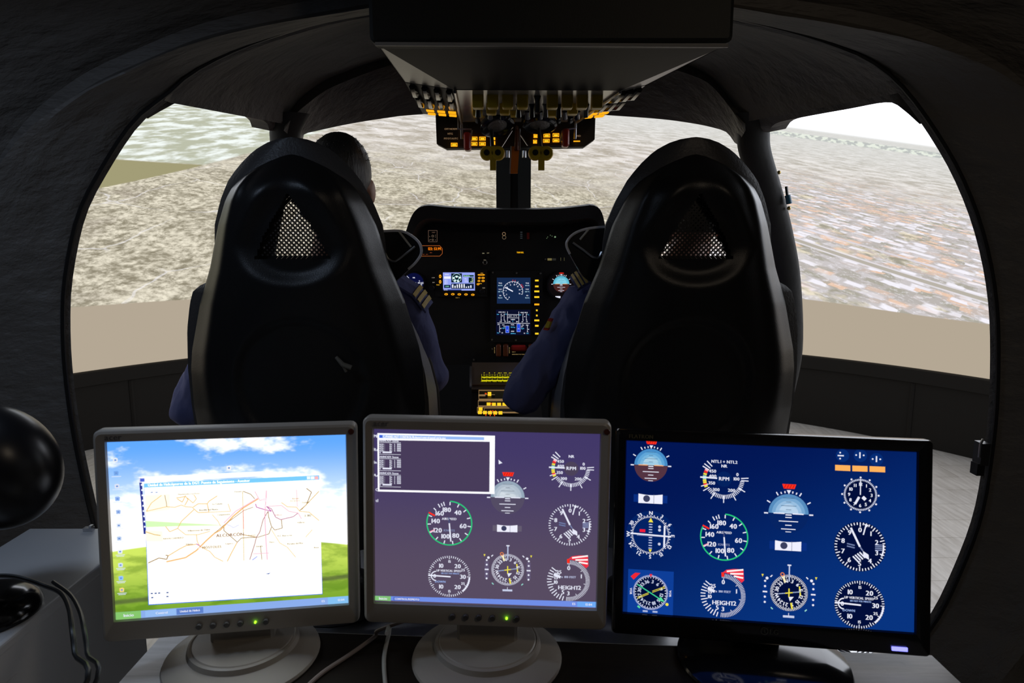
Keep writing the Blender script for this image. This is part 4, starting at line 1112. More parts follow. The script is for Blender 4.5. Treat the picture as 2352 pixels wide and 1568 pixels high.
mb = MB(IO); mb.lathe([(.001, -.012), (4 * U, -.012), (4.6 * U, 0)], P(1121, 590, IY), 'Y', 16); mb.build('knob', black_plastic, ip)

# ------------------------------------------------------------------ centre console between the seats
def CY_(y): return interp([(833, 2.30), (893, 2.15), (952, 1.90), (1010, 1.70)], y)
ccl = empty('centre_console', (0.0, 1.95, 0.30), 'centre console with rows of yellow lit keys between the seats', 'console')
CO = ccl.location
a0, a1, a2 = P(1083, 832, 2.31), P(1083, 894, 2.15), P(1079, 1010, 1.70)
b0, b1, b2 = [Vector((.088, p.y, p.z)) for p in (a0, a1, a2)]
mb = MB(CO)
rows = []
for a_, b_ in ((a0 + Vector((0, .06, -.02)), b0 + Vector((0, .06, -.02))), (a1, b1), (a2, b2)):
    rows.append([Vector((a_.x, a_.y, .305)), a_ + Vector((0, 0, -.012)), b_ + Vector((0, 0, -.012)), Vector((b_.x, b_.y, .305))])
mb.loft(rows, closed=True, caps=True); mb.build('pedestal_body', panel_black, ccl, smooth=False)
brown_face = mat('console_face', (.085, .062, .045), rough=.4, bump=.1, bscale=200)
mb = MB(CO); mb.prism([a1, Vector((.084, a1.y, a1.z)), Vector((.084, a0.y, a0.z)), a0 + Vector((.002, 0, 0))], (0, .012, -.02)); mb.build('autopilot_panel', brown_face, ccl, smooth=False)
mb = MB(CO); mb.tube([P(1084, 842, 2.28) + Vector((-.004, 0, 0)), P(1084, 888, 2.16) + Vector((-.004, 0, 0))], .0035, 6); mb.build('edge_rail', metal, ccl)
def conlit(nm, x0, y0, x1, y1, m_, par=ccl, lift=.004):
    pts = [P(x, y, CY_(y)) + Vector((0, -lift, lift)) for x, y in ((x0, y1), (x1, y1), (x1, y0), (x0, y0))]
    mb = MB(CO); mb.prism(pts, (0, .003, -.004)); return mb.build(nm, m_, par, smooth=False)
keym = mat('key_black', (.012, .012, .01), rough=.5)
lm = emi('yellow_lit', lin((225, 215, 20)), 1.0)
ap = conlit('autopilot_keys', 1106, 861.5, 1190, 877.5, keym, ccl, .002)
names = ('P', 'R', 'Y', 'ALT', 'V/S', 'A/S', 'HDG')
def context(t_, x, y, s_, m_, par):
    """lettering on the sloped console face"""
    g = G2(1); g.text(t_, 0, 0, s_, (1, 1, 1))
    k = (P(x, y + 2, CY_(y + 2)) - P(x, y - 2, CY_(y - 2))).normalized() * -1
    c = P(x, y, CY_(y)) + Vector((0, -.006, .006)) - CO
    me = bpy.data.meshes.new('legend'); me.from_pydata([tuple(c + Vector((v[0], 0, 0)) + k * v[2] * 1.15) for v in g.v], [], g.f); me.materials.append(m_)
    return link('legend', me, par)
for k, t_ in enumerate(names):
    x = 1112.5 + 12 * k
    context(t_, x, 859.5, .0046, lm, ap); context('ON' if k < 4 else 'OFF', x, 864.3, .0032, lm, ap); context('ON' if k < 3 else 'ARM', x, 871, .0034, lm, ap)
    context(('HOVER', 'T/C', 'HDG', 'VOR', 'NAV', 'APP', 'GS')[k], x, 879, .0042, lm, ap)
    conlit('divider', x - 6.1, 861, x - 5.7, 875, lm, ap)
for y in (867.4, 875): conlit('divider', 1106, y - .4, 1188, y + .4, lm, ap)
conlit('divider', 1085, 884.5, 1190, 885.5, mat('brown_line', (.12, .05, .02), rough=.4), ccl)
frame_m = emi('frame_glow', lin((150, 120, 80)), .8)
for y0, y1, x0 in ((896.5, 918, 1099.5), (920.5, 933.5, 1098), (937, 948, 1112), (936, 948, 1096)):
    x1 = 1200 if x0 != 1096 else 1111
    f_ = conlit('radio_unit', x0, y0, x1, y1, keym, ccl, .001)
    for q in ((x0, y0, x1, y0 + 1), (x0, y1 - 1, x1, y1), (x0, y0, x0 + 1, y1)): conlit('frame_line', *q, frame_m, f_, .003)
for x, y, hw, hh in ((1124.5, 906.5, 4, 3.4), (1122.5, 930, 4.4, 2.6), (1134.5, 930.5, 4.4, 2.6), (1146.5, 930.5, 4.4, 2.6), (1158.5, 930.5, 4.4, 2.6), (1104, 941, 4.4, 2.4), (1102.5, 949, 4.4, 2.6), (1114, 949.3, 4.4, 2.6), (1125.5, 949.6, 4.4, 2.6), (1137.5, 950, 4.4, 2.6), (1149.5, 950, 4.4, 2.6)):
    conlit('lit_key', x - hw, y - hh, x + hw, y + hh, amber_lit, ccl, .006)
red_led = emi('red_digits', lin((240, 80, 20)), .8)
for x, y in ((1115, 905), (1117, 905.5), (1128, 927.6), (1132, 928), (1136, 928), (1127, 945), (1132, 945), (1138, 945.3), (1116, 953.5), (1126, 954), (1136, 954)): conlit('digit', x - 1.2, y - .9, x + 1.2, y + .9, red_led, ccl, .004)
conlit('slider_bar', 1099, 907, 1137, 910, frame_m, ccl, .003); conlit('slider_bar', 1115, 908.5, 1137, 910, mat('slider', (.2, .2, .2), rough=.4), ccl, .004)

# nose bulkhead behind the pedals
mb = MB(); a = P(735, 700, 2.75); mb.prism([Vector((-.78, 2.72, .30)), Vector((.78, 2.72, .30)), Vector((.72, 2.72, .98)), Vector((-.72, 2.72, .98))], (0, .05, 0))
tag(mb.build('wall_nose', panel_black, smooth=False), 'black nose bulkhead behind the instrument panel', 'wall', kind='structure')

# ------------------------------------------------------------------ pilot seats
SHW = [(.60, .235), (.70, .260), (.85, .278), (.975, .285), (1.07, .281), (1.12, .273), (1.238, .2405), (1.32, .209), (1.42, .180), (1.47, .157), (1.50, .139), (1.525, .117), (1.547, .090), (1.562, .062), (1.571, .034), (1.575, .010), (1.5755, .002)]
CHW = [(.60, .25), (.70, .280), (.85, .294), (.975, .298), (1.07, .296), (1.17, .286), (1.235, .272), (1.262, .262), (1.276, .245), (1.288, .220), (1.30, .206), (1.33, .199), (1.37, .200), (1.42, .194), (1.475, .174), (1.52, .150), (1.55, .127), (1.575, .103), (1.592, .080), (1.604, .056), (1.611, .033), (1.614, .010), (1.6145, .002)]
INB = [(.60, .25), (.70, .280), (.85, .294), (.975, .293), (1.05, .285), (1.12, .268), (1.20, .240), (1.24, .216), (1.262, .197), (1.275, .185), (1.29, .190), (1.33, .199)]
INF = [(.60, .25), (.70, .295), (.85, .318), (.975, .312), (1.05, .295), (1.12, .268), (1.20, .234), (1.24, .210), (1.262, .192), (1.275, .176), (1.29, .178), (1.33, .187)]
def sm(x, a, b):
    t = max(0, min(1, (x - a) / (b - a))); return t * t * (3 - 2 * t)
def backY(z): return 1.585 - (z - 1.0) * 0.125          # recline of the seat back (towards the viewer at the top)
def tri_in(x, z, k=1.0):
    """signed measure of the rounded triangular headrest window: <1 is inside"""
    zc = 1.392; q = (z - zc)
    hw = .074 * k * max(.02, 1 - max(0, (q + .045 * k) / (.128 * k)) ** 1.25) if q > -.045 * k else .074 * k
    if q < -.045 * k: return 1 + (-.045 * k - q) * 40 + max(0, abs(x) - hw) * 10
    if q > .083 * k: return 1.5
    return abs(x) / max(1e-4, hw)
def egg(x, z):   # outer recess
    zc = 1.375; q = z - zc
    rx = .118 * (1 - .38 * max(0, q) / .125) if q > 0 else .118
    return sqrt((x / rx) ** 2 + (q / (.135 if q > 0 else .085)) ** 2)
def seat(xc, yaw, label):
    # ---- rear shell
    S = empty('pilot_seat', (xc, 1.75, .30), label, 'seat', 'pilot seats', rot=(0, 0, yaw))
    O = Vector((0, 1.75, .30))
    zs = [.60 + .0075 * k for k in range(122)] + [1.513, 1.519, 1.525, 1.531, 1.537, 1.542, 1.547, 1.552, 1.557, 1.562, 1.567, 1.571, 1.5735, 1.575, 1.5755]
    zs = sorted(set(round(z, 5) for z in zs)); ns = 72
    def surf(z, s_, off, tab, bul, dish=True):
        w_ = interp(tab, z); x = s_ * w_
        e = abs(s_)
        y = backY(z) + bul * min(1, w_ / .18) * (e ** 3.2) + off - .018 * (1 - e * e) * min(1, w_ / .18) + .075 * sm(z, 1.46, 1.585) ** 1.6
        if dish:
            y += .021 * sm(1.16 - egg(x, z), 0, .5)
            d = sqrt((x / .15) ** 2 + ((z - 1.05) / .155) ** 2)
            if z > .9 or True: y += .014 * sm(1.06 - d, 0, .16)
            y -= .010 * math.exp(-((e - .80) / .09) ** 2) * sm(z, .9, 1.05) * sm(1.57 - z, 0, .05)
        return Vector((x, y, z))
    mb = MB(O)
    rows = [[surf(z, -1 + 2 * k / ns, 0, SHW, .085) for k in range(ns + 1)] for z in zs]
    rin = [[surf(z, -1 + 2 * k / ns, .022, SHW, .075) for k in range(ns + 1)] for z in zs]
    n = ns + 1
    vs_ = [p for r in rows for p in r] + [p for r in rin for p in r]; L = len(zs) * n; fs = []
    for i in range(len(zs) - 1):
        for j in range(ns):
            q = (i * n + j, i * n + j + 1, (i + 1) * n + j + 1, (i + 1) * n + j)
            c = (vs_[q[0]] + vs_[q[2]]) / 2
            if tri_in(c.x, c.z, 1.12) < 1: continue
            fs.append(q); fs.append(tuple(x + L for x in reversed(q)))
        for j in (0, ns):
            fs.append((i * n + j, (i + 1) * n + j, (i + 1) * n + j + L, i * n + j + L))
    mb.add(vs_, fs)
    mb.build('back_shell', mat('seat_shell', (.0125, .0125, .0135), rough=.36, spec=.42, bump=.12, bscale=420), S)
    # ---- perforated panel in the headrest window (real holes)
    mb = MB(O); p_ = .0078; R45 = Matrix.Rotation(radians(45), 2)
    y0 = backY(1.39) + .031
    for i in range(-22, 23):
        for j in range(-22, 23):
            c = R45 @ Vector((i * p_, j * p_)); x, z = c.x, 1.39 + c.y
            if tri_in(x, z, 1.42) >= 1: continue
            yy = y0 - (z - 1.39) * .125
            sq = [R45 @ Vector((a * p_ / 2, b * p_ / 2)) for a, b in ((1, 0), (1, 1), (0, 1), (-1, 1), (-1, 0), (-1, -1), (0, -1), (1, -1))]
            if tri_in(x, z, 1.0) < 1:
                hr_ = p_ * .29
                ho = [R45 @ Vector((hr_ * cos(k * pi / 4), hr_ * sin(k * pi / 4))) for k in range(8)]
                vv = [Vector((x + q.x, yy, z + q.y)) for q in sq] + [Vector((x + q.x, yy, z + q.y)) for q in ho]
                mb.add(vv, [(k, (k + 1) % 8, 8 + (k + 1) % 8, 8 + k) for k in range(8)])
            else:
                mb.add([Vector((x + q.x, yy, z + q.y)) for q in sq], [tuple(range(8))])
    mb.build('perforated_panel', black_plastic, S, smooth=False)
    # ---- front cushion with bolsters and an open headrest window
    zs2 = sorted(set([round(.60 + .02 * k, 4) for k in range(50)] + [1.255, 1.262, 1.27, 1.276, 1.282, 1.288, 1.294, 1.30, 1.31, 1.59, 1.597, 1.604, 1.608, 1.611, 1.613, 1.614, 1.6145])); ns2 = 36; n = ns2 + 1
    def cush(z, s_, front):
        w_ = interp(CHW, z) + ((-.012 + .030 * sm(1.285 - z, 0, .25)) if front else 0)
        if s_ * xc < 0 and z < 1.33:
            w_ = w_ + (interp(INF if front else INB, z) - w_) * abs(s_) ** 2
        x = s_ * max(.001, w_); e = abs(s_)
        y = backY(z) + (.055 + .05 * e ** 3 * min(1, w_ / .2)) + .03 * sm(z, 1.5, 1.62)
        if front: y += .06 * min(1, .25 + w_ / .16) + .075 * e ** 5 * sm(z, .6, .8) * min(1, w_ / .2) - .03 * (1 - e * e) * min(1, w_ / .2)
        return Vector((x, y, z))
    va = [cush(z, -1 + 2 * k / ns2, False) for z in zs2 for k in range(n)] + [cush(z, -1 + 2 * k / ns2, True) for z in zs2 for k in range(n)]
    L = len(zs2) * n; fs = []; sd = []; hole = set()
    for i in range(len(zs2) - 1):
        for j in range(ns2):
            q = (i * n + j, i * n + j + 1, (i + 1) * n + j + 1, (i + 1) * n + j); c = (va[q[0]] + va[q[2]]) / 2
            if abs(c.x) < .10 and 1.30 < c.z < 1.50 and tri_in(c.x, c.z, 1.45) < 1: hole.add((i, j)); continue
            fs.append(q); fs.append(tuple(x + L for x in reversed(q)))
        for j in (0, ns2): sd.append((i * n + j, (i + 1) * n + j, (i + 1) * n + j + L, i * n + j + L))
    for (i, j) in hole:
        for (di, dj, e0, e1) in ((-1, 0, (i, j), (i, j + 1)), (1, 0, (i + 1, j), (i + 1, j + 1)), (0, -1, (i, j), (i + 1, j)), (0, 1, (i, j + 1), (i + 1, j + 1))):
            if (i + di, j + dj) not in hole:
                a_, b_ = e0[0] * n + e0[1], e1[0] * n + e1[1]; fs.append((a_, b_, b_ + L, a_ + L))
    for j in range(ns2): fs.append((j, j + 1, j + 1 + L, j + L)); t0 = (len(zs2) - 1) * n + j; fs.append((t0, t0 + 1, t0 + 1 + L, t0 + L))
    mb = MB(O); mb.add(va, fs); mb.m = 1; nv0 = len(mb.v); mb.add(va, sd)
    mb.build('backrest_cushion', [grey_leather, mat('bolster_side_sheen', (.26, .26, .27), rough=.38, bump=.2, bscale=160)], S)  # side faces paler than the leather: sheen from the screen's light put into the colour
    for sx in (-1, 1):
        pts = [Vector((sx * ((interp(INF, z) + .001) if sx * xc < 0 else (interp(CHW, z) - .012 + .030 * sm(1.285 - z, 0, .25))), backY(z) + .235, z)) for z in [.85 + .02 * k for k in range(20)]]
        mb = MB(O); mb.tube(pts, .0042, 6); mb.build('piping', mat('piping_grey', (.12, .115, .12), rough=.4), S)
    # ---- seat pan, base
    mb = MB(O); mb.cbox((0, 1.95, .70), (.50, .50, .13), .035); mb.build('seat_cushion', grey_leather, S)
    mb = MB(O); mb.cbox((0, 1.93, .605), (.47, .46, .06), .02); mb.build('seat_pan', black_plastic, S)
    mb = MB(O); mb.lathe([(.15, .301), (.14, .33), (.07, .38), (.07, .58)], (0, 1.93, 0), 'Z', 20); mb.build('pedestal', dark_metal, S)
    # ---- small recline lever on the shell
    mb = MB(O); mb.tube([(.085, backY(1.10) - .012, 1.115), (.10, backY(1.09) - .018, 1.098), (.120, backY(1.09) - .018, 1.09)], [.004, .006, .006], 8); mb.tube([(.10, backY(1.09) - .016, 1.098), (.107, backY(1.08) - .012, 1.08)], .0045, 8)
    mb.build('recline_lever', mat('lever_beige', (.16, .15, .125), rough=.4), S, label='small pale recline lever') if xc < 0 else None
    return S
SL, SR = (-.512, radians(5)), (.418, radians(-1))
seatL = seat(SL[0], SL[1], 'tall black pilot seat with bright perforated headrest window, behind the beige map monitor')
seatR = seat(SR[0], SR[1], 'tall black pilot seat with dim perforated headrest window, behind the wide dark blue monitor')
# shoulder wings between the seats: padded plates with pale rim and wire grip
def wing(par, outl, rim, strap, wire, Y_):
    inv = par.matrix_basis.inverted()
    def put(mb, nm, m_, parent=par):
        me = mb.mesh(nm, m_)
        me.transform(inv) if parent is par or True else None
        return link(nm, me, parent)
    mb = MB(); pts = resample(catmull([P(x, y, Y_) for x, y in outl], 4), 40)
    mb.prism(pts, (0, .035, 0)); w_ = put(mb, 'shoulder_wing', black_plastic)
    rm = mat('pale_rim', (.80, .80, .86), rough=.3)
    mb = MB(); mb.tube(catmull([P(x, y, Y_ - .001) for x, y in rim], 5), .0034, 6); put(mb, 'rim', rm, w_)
    mb = MB(); mb.tube([P(x, y, Y_ - .003) for x, y in strap], .0027, 6); put(mb, 'strap', mat('strap_pale', (.62, .62, .56), rough=.5), w_)
    mb = MB(); mb.tube(catmull([P(x, y, Y_ - .005) for x, y in wire], 5), .0028, 6); put(mb, 'wire_grip', metal, w_)
wing(seatL, [(835, 532), (868, 531), (918, 530), (945, 541), (964, 560), (967, 582), (955, 602), (935, 622), (915, 640), (895, 652), (850, 640), (830, 580), (835, 532)],
     [(872, 531), (918, 530), (945, 541), (964, 560), (967, 582), (955, 602), (938, 618)], [(917, 532), (944, 567)], [(884, 579), (890, 592), (903, 600), (917, 594), (953, 566)], 1.70)
wing(seatR, [(1440, 522), (1385, 520), (1345, 526), (1318, 537), (1303, 553), (1302, 568), (1310, 585), (1325, 612), (1345, 640), (1380, 652), (1440, 640), (1440, 522)],
     [(1418, 524), (1385, 521), (1345, 526), (1318, 537), (1303, 553), (1302, 567), (1309, 583)], [(1352, 526), (1332, 550)], [(1316, 557), (1340, 574), (1362, 590), (1375, 590), (1382, 578)], 1.70)

# ------------------------------------------------------------------ the two pilots
navy = mat('navy_cloth', (.095, .105, .235), rough=.75, spec=.2, bump=.5, bscale=11, stretch=(1, 1, .6), bdist=.02)
skin = mat('skin', (.42, .22, .15), rough=.5)
hairm = mat('dark_hair', (.022, .018, .015), rough=.5, bump=1.0, bscale=120, stretch=(1, 1, .25))
gold = mat('gold_braid', (.50, .36, .10), rough=.5, bump=.4, bscale=300)
def hand(mb, w_, d, palm_n, s_=1.0):
    """palm + five bent fingers; w_ wrist, d pointing direction, palm_n palm normal"""
    d = d.normalized(); n_ = palm_n.normalized(); sd = d.cross(n_).normalized()
    mb.capsule(w_ + d * .015, w_ + d * .075, .026, .032)
    for k, (o, L) in enumerate(((-.030, .066), (-.010, .078), (.011, .073), (.030, .058))):
        a = w_ + d * .092 + sd * o; b = a + d * L * .42 + n_ * .010; c = b + d * L * .28 + n_ * .024; e = c + n_ * .022
        mb.capsule(a - d * .02, b, .0105, .0098, 10); mb.capsule(b, c, .0095, .009, 10); mb.capsule(c, e, .0088, .0078, 10)
    a = w_ + d * .03 - sd * .028; b = a - sd * .03 + d * .03 + n_ * .012; c = b + d * .03 + n_ * .015
    mb.capsule(a, b, .015, .012, 10); mb.capsule(b, c, .0115, .0095, 10)
def person(name, label, head, shoulders, elbows, wrists, hips, knees, ankles, hand_d, turn, hands_z=.0):
    hd = Vector(head); sL, sR = map(Vector, shoulders); hip = Vector(hips)
    mb = MB()
    ch = (sL + sR) / 2
    # torso, layered tapered ellipses
    rows = []
    spine = [(hip + Vector((0, 0, -.06)), .150, .11), (hip, .175, .125), (hip.lerp(ch, .35), .160, .115), (hip.lerp(ch, .7), .185, .125), (ch + Vector((0, 0, -.04)), .190, .115), (ch + Vector((0, .005, .025)), .13, .085), (ch + Vector((0, .01, .075)), .062, .06)]
    for c, rx, ry in spine:
        rows.append([c + Vector((rx * cos(2 * pi * k / 20), ry * sin(2 * pi * k / 20), 0)) for k in range(20)])
    mb.loft(rows, closed=True, caps=True)
    # neck and head
    nb = ch + Vector((0, .01, .04)); mb.capsule(nb, hd + Vector((0, .0, -.07)), .060, .054)
    T = Matrix.Rotation(turn, 3, 'Z')
    mb.ellipsoid(hd + T @ Vector((0, -.008, .022)), (.076, .096, .092), 22, 14)
    mb.ellipsoid(hd + T @ Vector((0, .028, -.050)), (.056, .066, .068), 18, 12)
    mb.ellipsoid(hd + T @ Vector((0, .060, -.098)), (.030, .028, .022), 12, 8)
    mb.capsule(hd + T @ Vector((0, .092, .005)), hd + T @ Vector((0, .112, -.032)), .009, .013)
    mb.capsule(hd + T @ Vector((-.02, .090, -.068)), hd + T @ Vector((.02, .090, -.068)), .008, .008)
    mb.capsule(hd + T @ Vector((-.045, .085, .016)), hd + T @ Vector((.045, .085, .016)), .010, .010)
    for s_ in (-1, 1):
        R_ = Matrix.Rotation(s_ * radians(-22) + turn, 3, 'Z')
        mb.ellipsoid(hd + T @ Vector((s_ * .079, .006, -.028)), (.0085, .020, .034), 12, 10, R_)
    # arms
    for S_, E_, Wr, dd in ((sL, elbows[0], wrists[0], hand_d[0]), (sR, elbows[1], wrists[1], hand_d[1])):
        E_, Wr = Vector(E_), Vector(Wr)
        inn = S_.lerp(ch, .35)
        mb.capsule(inn, S_, .075, .066); mb.capsule(S_, S_.lerp(E_, .5), .064, .058); mb.capsule(S_.lerp(E_, .5), E_, .058, .050); mb.capsule(E_, E_.lerp(Wr, .55), .050, .043); mb.capsule(E_.lerp(Wr, .55), Wr, .043, .034)
        hand(mb, Wr, Vector(dd), Vector((0, .25, -1)))
    # legs
    for K_, A_, s_ in ((Vector(knees[0]), Vector(ankles[0]), -1), (Vector(knees[1]), Vector(ankles[1]), 1)):
        h = hip + Vector((s_ * .09, 0, -.03))
        mb.capsule(h, K_, .090, .062); mb.capsule(K_, K_.lerp(A_, .4), .060, .056); mb.capsule(K_.lerp(A_, .4), A_, .056, .042)
        mb.capsule(A_ + Vector((0, -.03, -.05)), A_ + Vector((0, .14, -.065)), .040, .034)
    me = mb.mesh(name, navy)
    me2 = baked(me, ('REMESH', dict(mode='VOXEL', voxel_size=.0062)), ('SMOOTH', dict(iterations=3, factor=.5)))
    me2.materials.clear(); me2.materials.append(navy); me2.materials.append(skin); me2.materials.append(black_plastic)
    collar = ch.z + .075
    Wv = [Vector(wrists[0]), Vector(wrists[1])]; dv = [Vector(hand_d[0]).normalized(), Vector(hand_d[1]).normalized()]; az = Vector(ankles[0]).z - .02
    mi = []
    for p in me2.polygons:
        c = p.center; k = 0
        if c.z > collar and (c - hd).length < .26: k = 1
        for Wr, d in zip(Wv, dv):
            if (c - Wr).length < .20 and (c - Wr).dot(d) > 0.004: k = 1
        if c.z < az: k = 2
        mi.append(k)
    me2.polygons.foreach_set('material_index', mi); me2.polygons.foreach_set('use_smooth', [True] * len(me2.polygons))
    # cloth creases on the uniform
    cos_ = [v.co.copy() for v in me2.vertices]; nrm_ = [v.normal.copy() for v in me2.vertices]; flat = []
    for c, nv_ in zip(cos_, nrm_):
        if not (c.z > collar - .01 or c.z < az or any((c - Wr).dot(d) > -.02 and (c - Wr).length < .2 for Wr, d in zip(Wv, dv))):
            q = Vector((c.x * 16, c.y * 16, c.z * 11)); f = 1 - abs(mnoise.noise(q)) * 2.2
            c = c + nv_ * (.0075 * f + .004 * mnoise.noise(q * 2.3))
        flat += [c.x, c.y, c.z]
    me2.vertices.foreach_set('co', flat); me2.update()
    base = Vector((hip.x, hip.y, .30)); me2.transform(Matrix.Translation(-base))
    o = link(name, me2); o.location = base; tag(o, label, 'person')
    # hair: short cropped cap, ragged at the crown
    rg = random.Random(3)
    mb = MB(base); rows = []
    for i in range(15):
        t_ = -0.42 + (pi / 2 + .42) * i / 14
        rows.append([])
        for k in range(40):
            a = 2 * pi * k / 40
            ff = 1.0 + rg.uniform(-.008, .014)
            x, y, z = .081 * cos(a) * cos(t_) * ff, .102 * sin(a) * cos(t_) * ff, .099 * sin(t_) * ff
            if i == 14: x = y = 0
            if sin(a) > .35: z = max(z, .022 + .02 * sin(a))
            elif sin(a) < -.2: z = z - .018 * (1 if t_ < 0 else 0)
            rows[-1].append(hd + T @ Vector((x, y - .009, z + .024)))
    mb.loft(rows, closed=True); hc = mb.build('hair', hairm, o)
    # tufts
    mb = MB(base)
    for k in range(420):
        a = rg.uniform(0, 2 * pi); t_ = rg.uniform(.15, 1.4)
        if sin(a) > .6 and t_ < .6: continue
        d = Vector((.080 * cos(a) * cos(t_), .101 * sin(a) * cos(t_), .098 * sin(t_)))
        p = hd + T @ (d + Vector((0, -.009, .024))); q = p + (T @ d).normalized() * rg.uniform(.0, .0018) + Vector((rg.uniform(-.006, .006), rg.uniform(-.004, .008), rg.uniform(-.004, .002)))
        mb.tube([p - (q - p) * .5, q], [.0014, .0004], 3)
    t2 = mb.build('hair_tufts', hairm, o); tag(t2, kind='stuff')
    return o, base
def epaulette(o, base, a, b, up_, wdt, nm='epaulette'):
    """shoulder board along a->b with gold bars across"""
    a, b = Vector(a), Vector(b); d = (b - a); L = d.length; d.normalize(); n_ = Vector(up_).normalized(); s_ = d.cross(n_).normalized()
    def slab(mb, t0, t1, w_, h0, h1):
        rows = []
        for t_ in (t0, (t0 + t1) / 2, t1):
            c = a + d * L * t_ + n_ * (.012 * sin(pi * t_))
            rows.append([c + s_ * w_ / 2 + n_ * h0, c + n_ * (h0 + .006), c - s_ * w_ / 2 + n_ * h0, c - s_ * w_ / 2 + n_ * h1, c + n_ * (h1 + .006), c + s_ * w_ / 2 + n_ * h1])
        mb.loft(rows, closed=True, caps=True)
    mb = MB(base); slab(mb, 0, 1, wdt, 0, .006); e = mb.build(nm, navy, o, smooth=False)
    for t_ in (.50, .66, .82):
        mb = MB(base); slab(mb, t_, t_ + .10, wdt * 1.01, .0065, .008); mb.build('gold_bar', gold, e, smooth=False)
# left pilot
hL = P(783, 415, 1.86)
shLr, shLl = P(925, 712, 1.86), P(560, 720, 1.86)
pl, pb = person('person', 'person with short dark hair and navy uniform seated behind the beige map monitor', hL,
    (shLl, shLr), (P(436, 935, 1.85), P(985, 862, 1.90)), ((-.52, 2.13, .86), P(985, 865, 2.14)), (-.475, 1.86, .84), ((-.58, 2.26, .80), (-.37, 2.26, .80)), ((-.56, 2.46, .42), (-.37, 2.46, .42)), ((.4, .7, -.1), (-.3, .9, -.1)), radians(4))
a, b = P(915, 655, 1.83), P(985, 722, 1.84)
epaulette(pl, pb, a + Vector((0, 0, .012)), b + Vector((0, 0, .016)), (.55, -.45, .9), .062)
# right pilot, leaning forward
hR = P(1592, 505, 1.93)
shRl, shRr = P(1352, 700, 1.83), P(1715, 730, 1.85)
pr2, pb2 = person('person', 'person in navy uniform with a flag patch on the sleeve, reaching to the console', hR,
    (shRl, shRr), (P(1200, 905, 1.80), P(1770, 930, 1.86)), ((.10, 2.03, .985), (.50, 2.13, .86)), (.418, 1.86, .84), ((.31, 2.26, .80), (.52, 2.26, .80)), ((.31, 2.46, .42), (.50, 2.46, .42)), ((-.1, .9, -.05), (-.4, .7, -.1)), radians(6))
a, b = P(1378, 642, 1.80), P(1318, 668, 1.79)
epaulette(pr2, pb2, a + Vector((0, 0, .008)), b + Vector((0, 0, .016)), (-.45, -.6, .75), .060)
pa = MB(pb2)
def patch(nm, pts, m_, par):
    mb = MB(pb2); mb.prism([P(x, y, Y_) for x, y, Y_ in pts], (.006, .012, 0)); return mb.build(nm, m_, par, smooth=False)
f_ = patch('flag_patch', [(1247, 757, 1.762), (1257, 759, 1.762), (1267, 733, 1.768), (1260, 731, 1.768)], mat('flag_red', (.45, .03, .02), rough=.6), pr2)
patch('flag_stripe', [(1250, 752, 1.759), (1259, 753, 1.759), (1264, 739, 1.764), (1257, 737, 1.764)], mat('flag_yellow', (.60, .48, .03), rough=.6), f_)
# arm sleeve folds on the near arm

# ------------------------------------------------------------------ operator desk and cabinet
DZ = .737
wd = bpy.data.materials.new('grey_wood'); wd.use_nodes = True
N = NT(wd); bs = wd.node_tree.nodes['Principled BSDF']; co = N.coords()
gr = N.noise(N.scalev(co, (3, 30, 3)), 2.2, 6, .65); st = N.noise(co, 9, 3)
c_ = N.mix(N.smooth(gr, .3, .72), (.46, .45, .44), (.66, .65, .64)); c_ = N.mix(N.math('MULTIPLY', N.smooth(st, .66, .74), .75), c_, (.09, .075, .065))
N.put(bs.inputs['Base Color'], c_); bs.inputs['Roughness'].default_value = .24
desk = empty('operator_desk', (.03, .6, 0), 'grey wood topped operator desk carrying the three monitors', 'desk')
DO = desk.location
cor = [Vector((-.60, .12, 0)), Vector((.70, .12, 0)), Vector((.668, .995, 0)), Vector((-.585, 1.075, 0))]
mb = MB(DO); mb.prism([p + Vector((0, 0, DZ - .032)) for p in cor], (0, 0, .032)); mb.build('desk_top', wd, desk, smooth=False)
dk = mat('dark_desk_brown', (.020, .015, .011), rough=.45, spec=.3, vary=.5, vscale=9, stretch=(3, 30, 3))
mb = MB(DO); mb.prism([Vector((-.345, .16, DZ - .001)), Vector((.36, .16, DZ - .001)), Vector((.36, 1.013, DZ - .001)), Vector((-.345, 1.058, DZ - .001))], (0, 0, .0014)); mb.build('dark_top_area', dk, desk, smooth=False, label='dark brown middle area of the desk top')  # thin darker brown sheet over the middle of the desk top
for (x, y) in ((-.55, .2), (.62, .2), (.60, .94), (-.53, 1.0)):
    mb = MB(DO); mb.box((x, y, (DZ - .032) / 2), (.045, .045, DZ - .034)); mb.build('leg', dark_metal, desk, smooth=False)
mb = MB(DO); mb.box((.03, .96, .52), (1.08, .018, .36)); mb.build('modesty_panel', black_matte, desk, smooth=False)

cab = empty('white_cabinet', (-.9675, 1.0, 0), 'white lacquered low cabinet beside the desk, under the glossy black device', 'cabinet')
CBO = cab.location
wl_ = mat('white_lacquer', (.86, .86, .87), rough=.32, spec=.45, bump=.04, bscale=200)
mb = MB(CBO); mb.box((-.9675, 1.03, (DZ - .022) / 2 + .0085), (.245, .84, DZ - .041)); mb.build('body', wl_, cab, smooth=False)
mb = MB(CBO); mb.cbox((-.9675, 1.03, DZ - .011), (.265, .88, .022), .006); mb.build('top', wl_, cab, smooth=False)
mb = MB(CBO); mb.box((-.8445, .86, .36), (.004, .40, .60)); d_ = mb.build('door', wl_, cab, smooth=False)
mb = MB(CBO); mb.tube([(-.843, .98, .50), (-.830, .98, .51), (-.830, .98, .59), (-.843, .98, .60)], .004, 6); mb.build('handle', metal, d_)
mb = MB(CBO); mb.box((-.9675, 1.03, .0095), (.22, .8, .018)); mb.build('plinth', black_matte, cab, smooth=False)
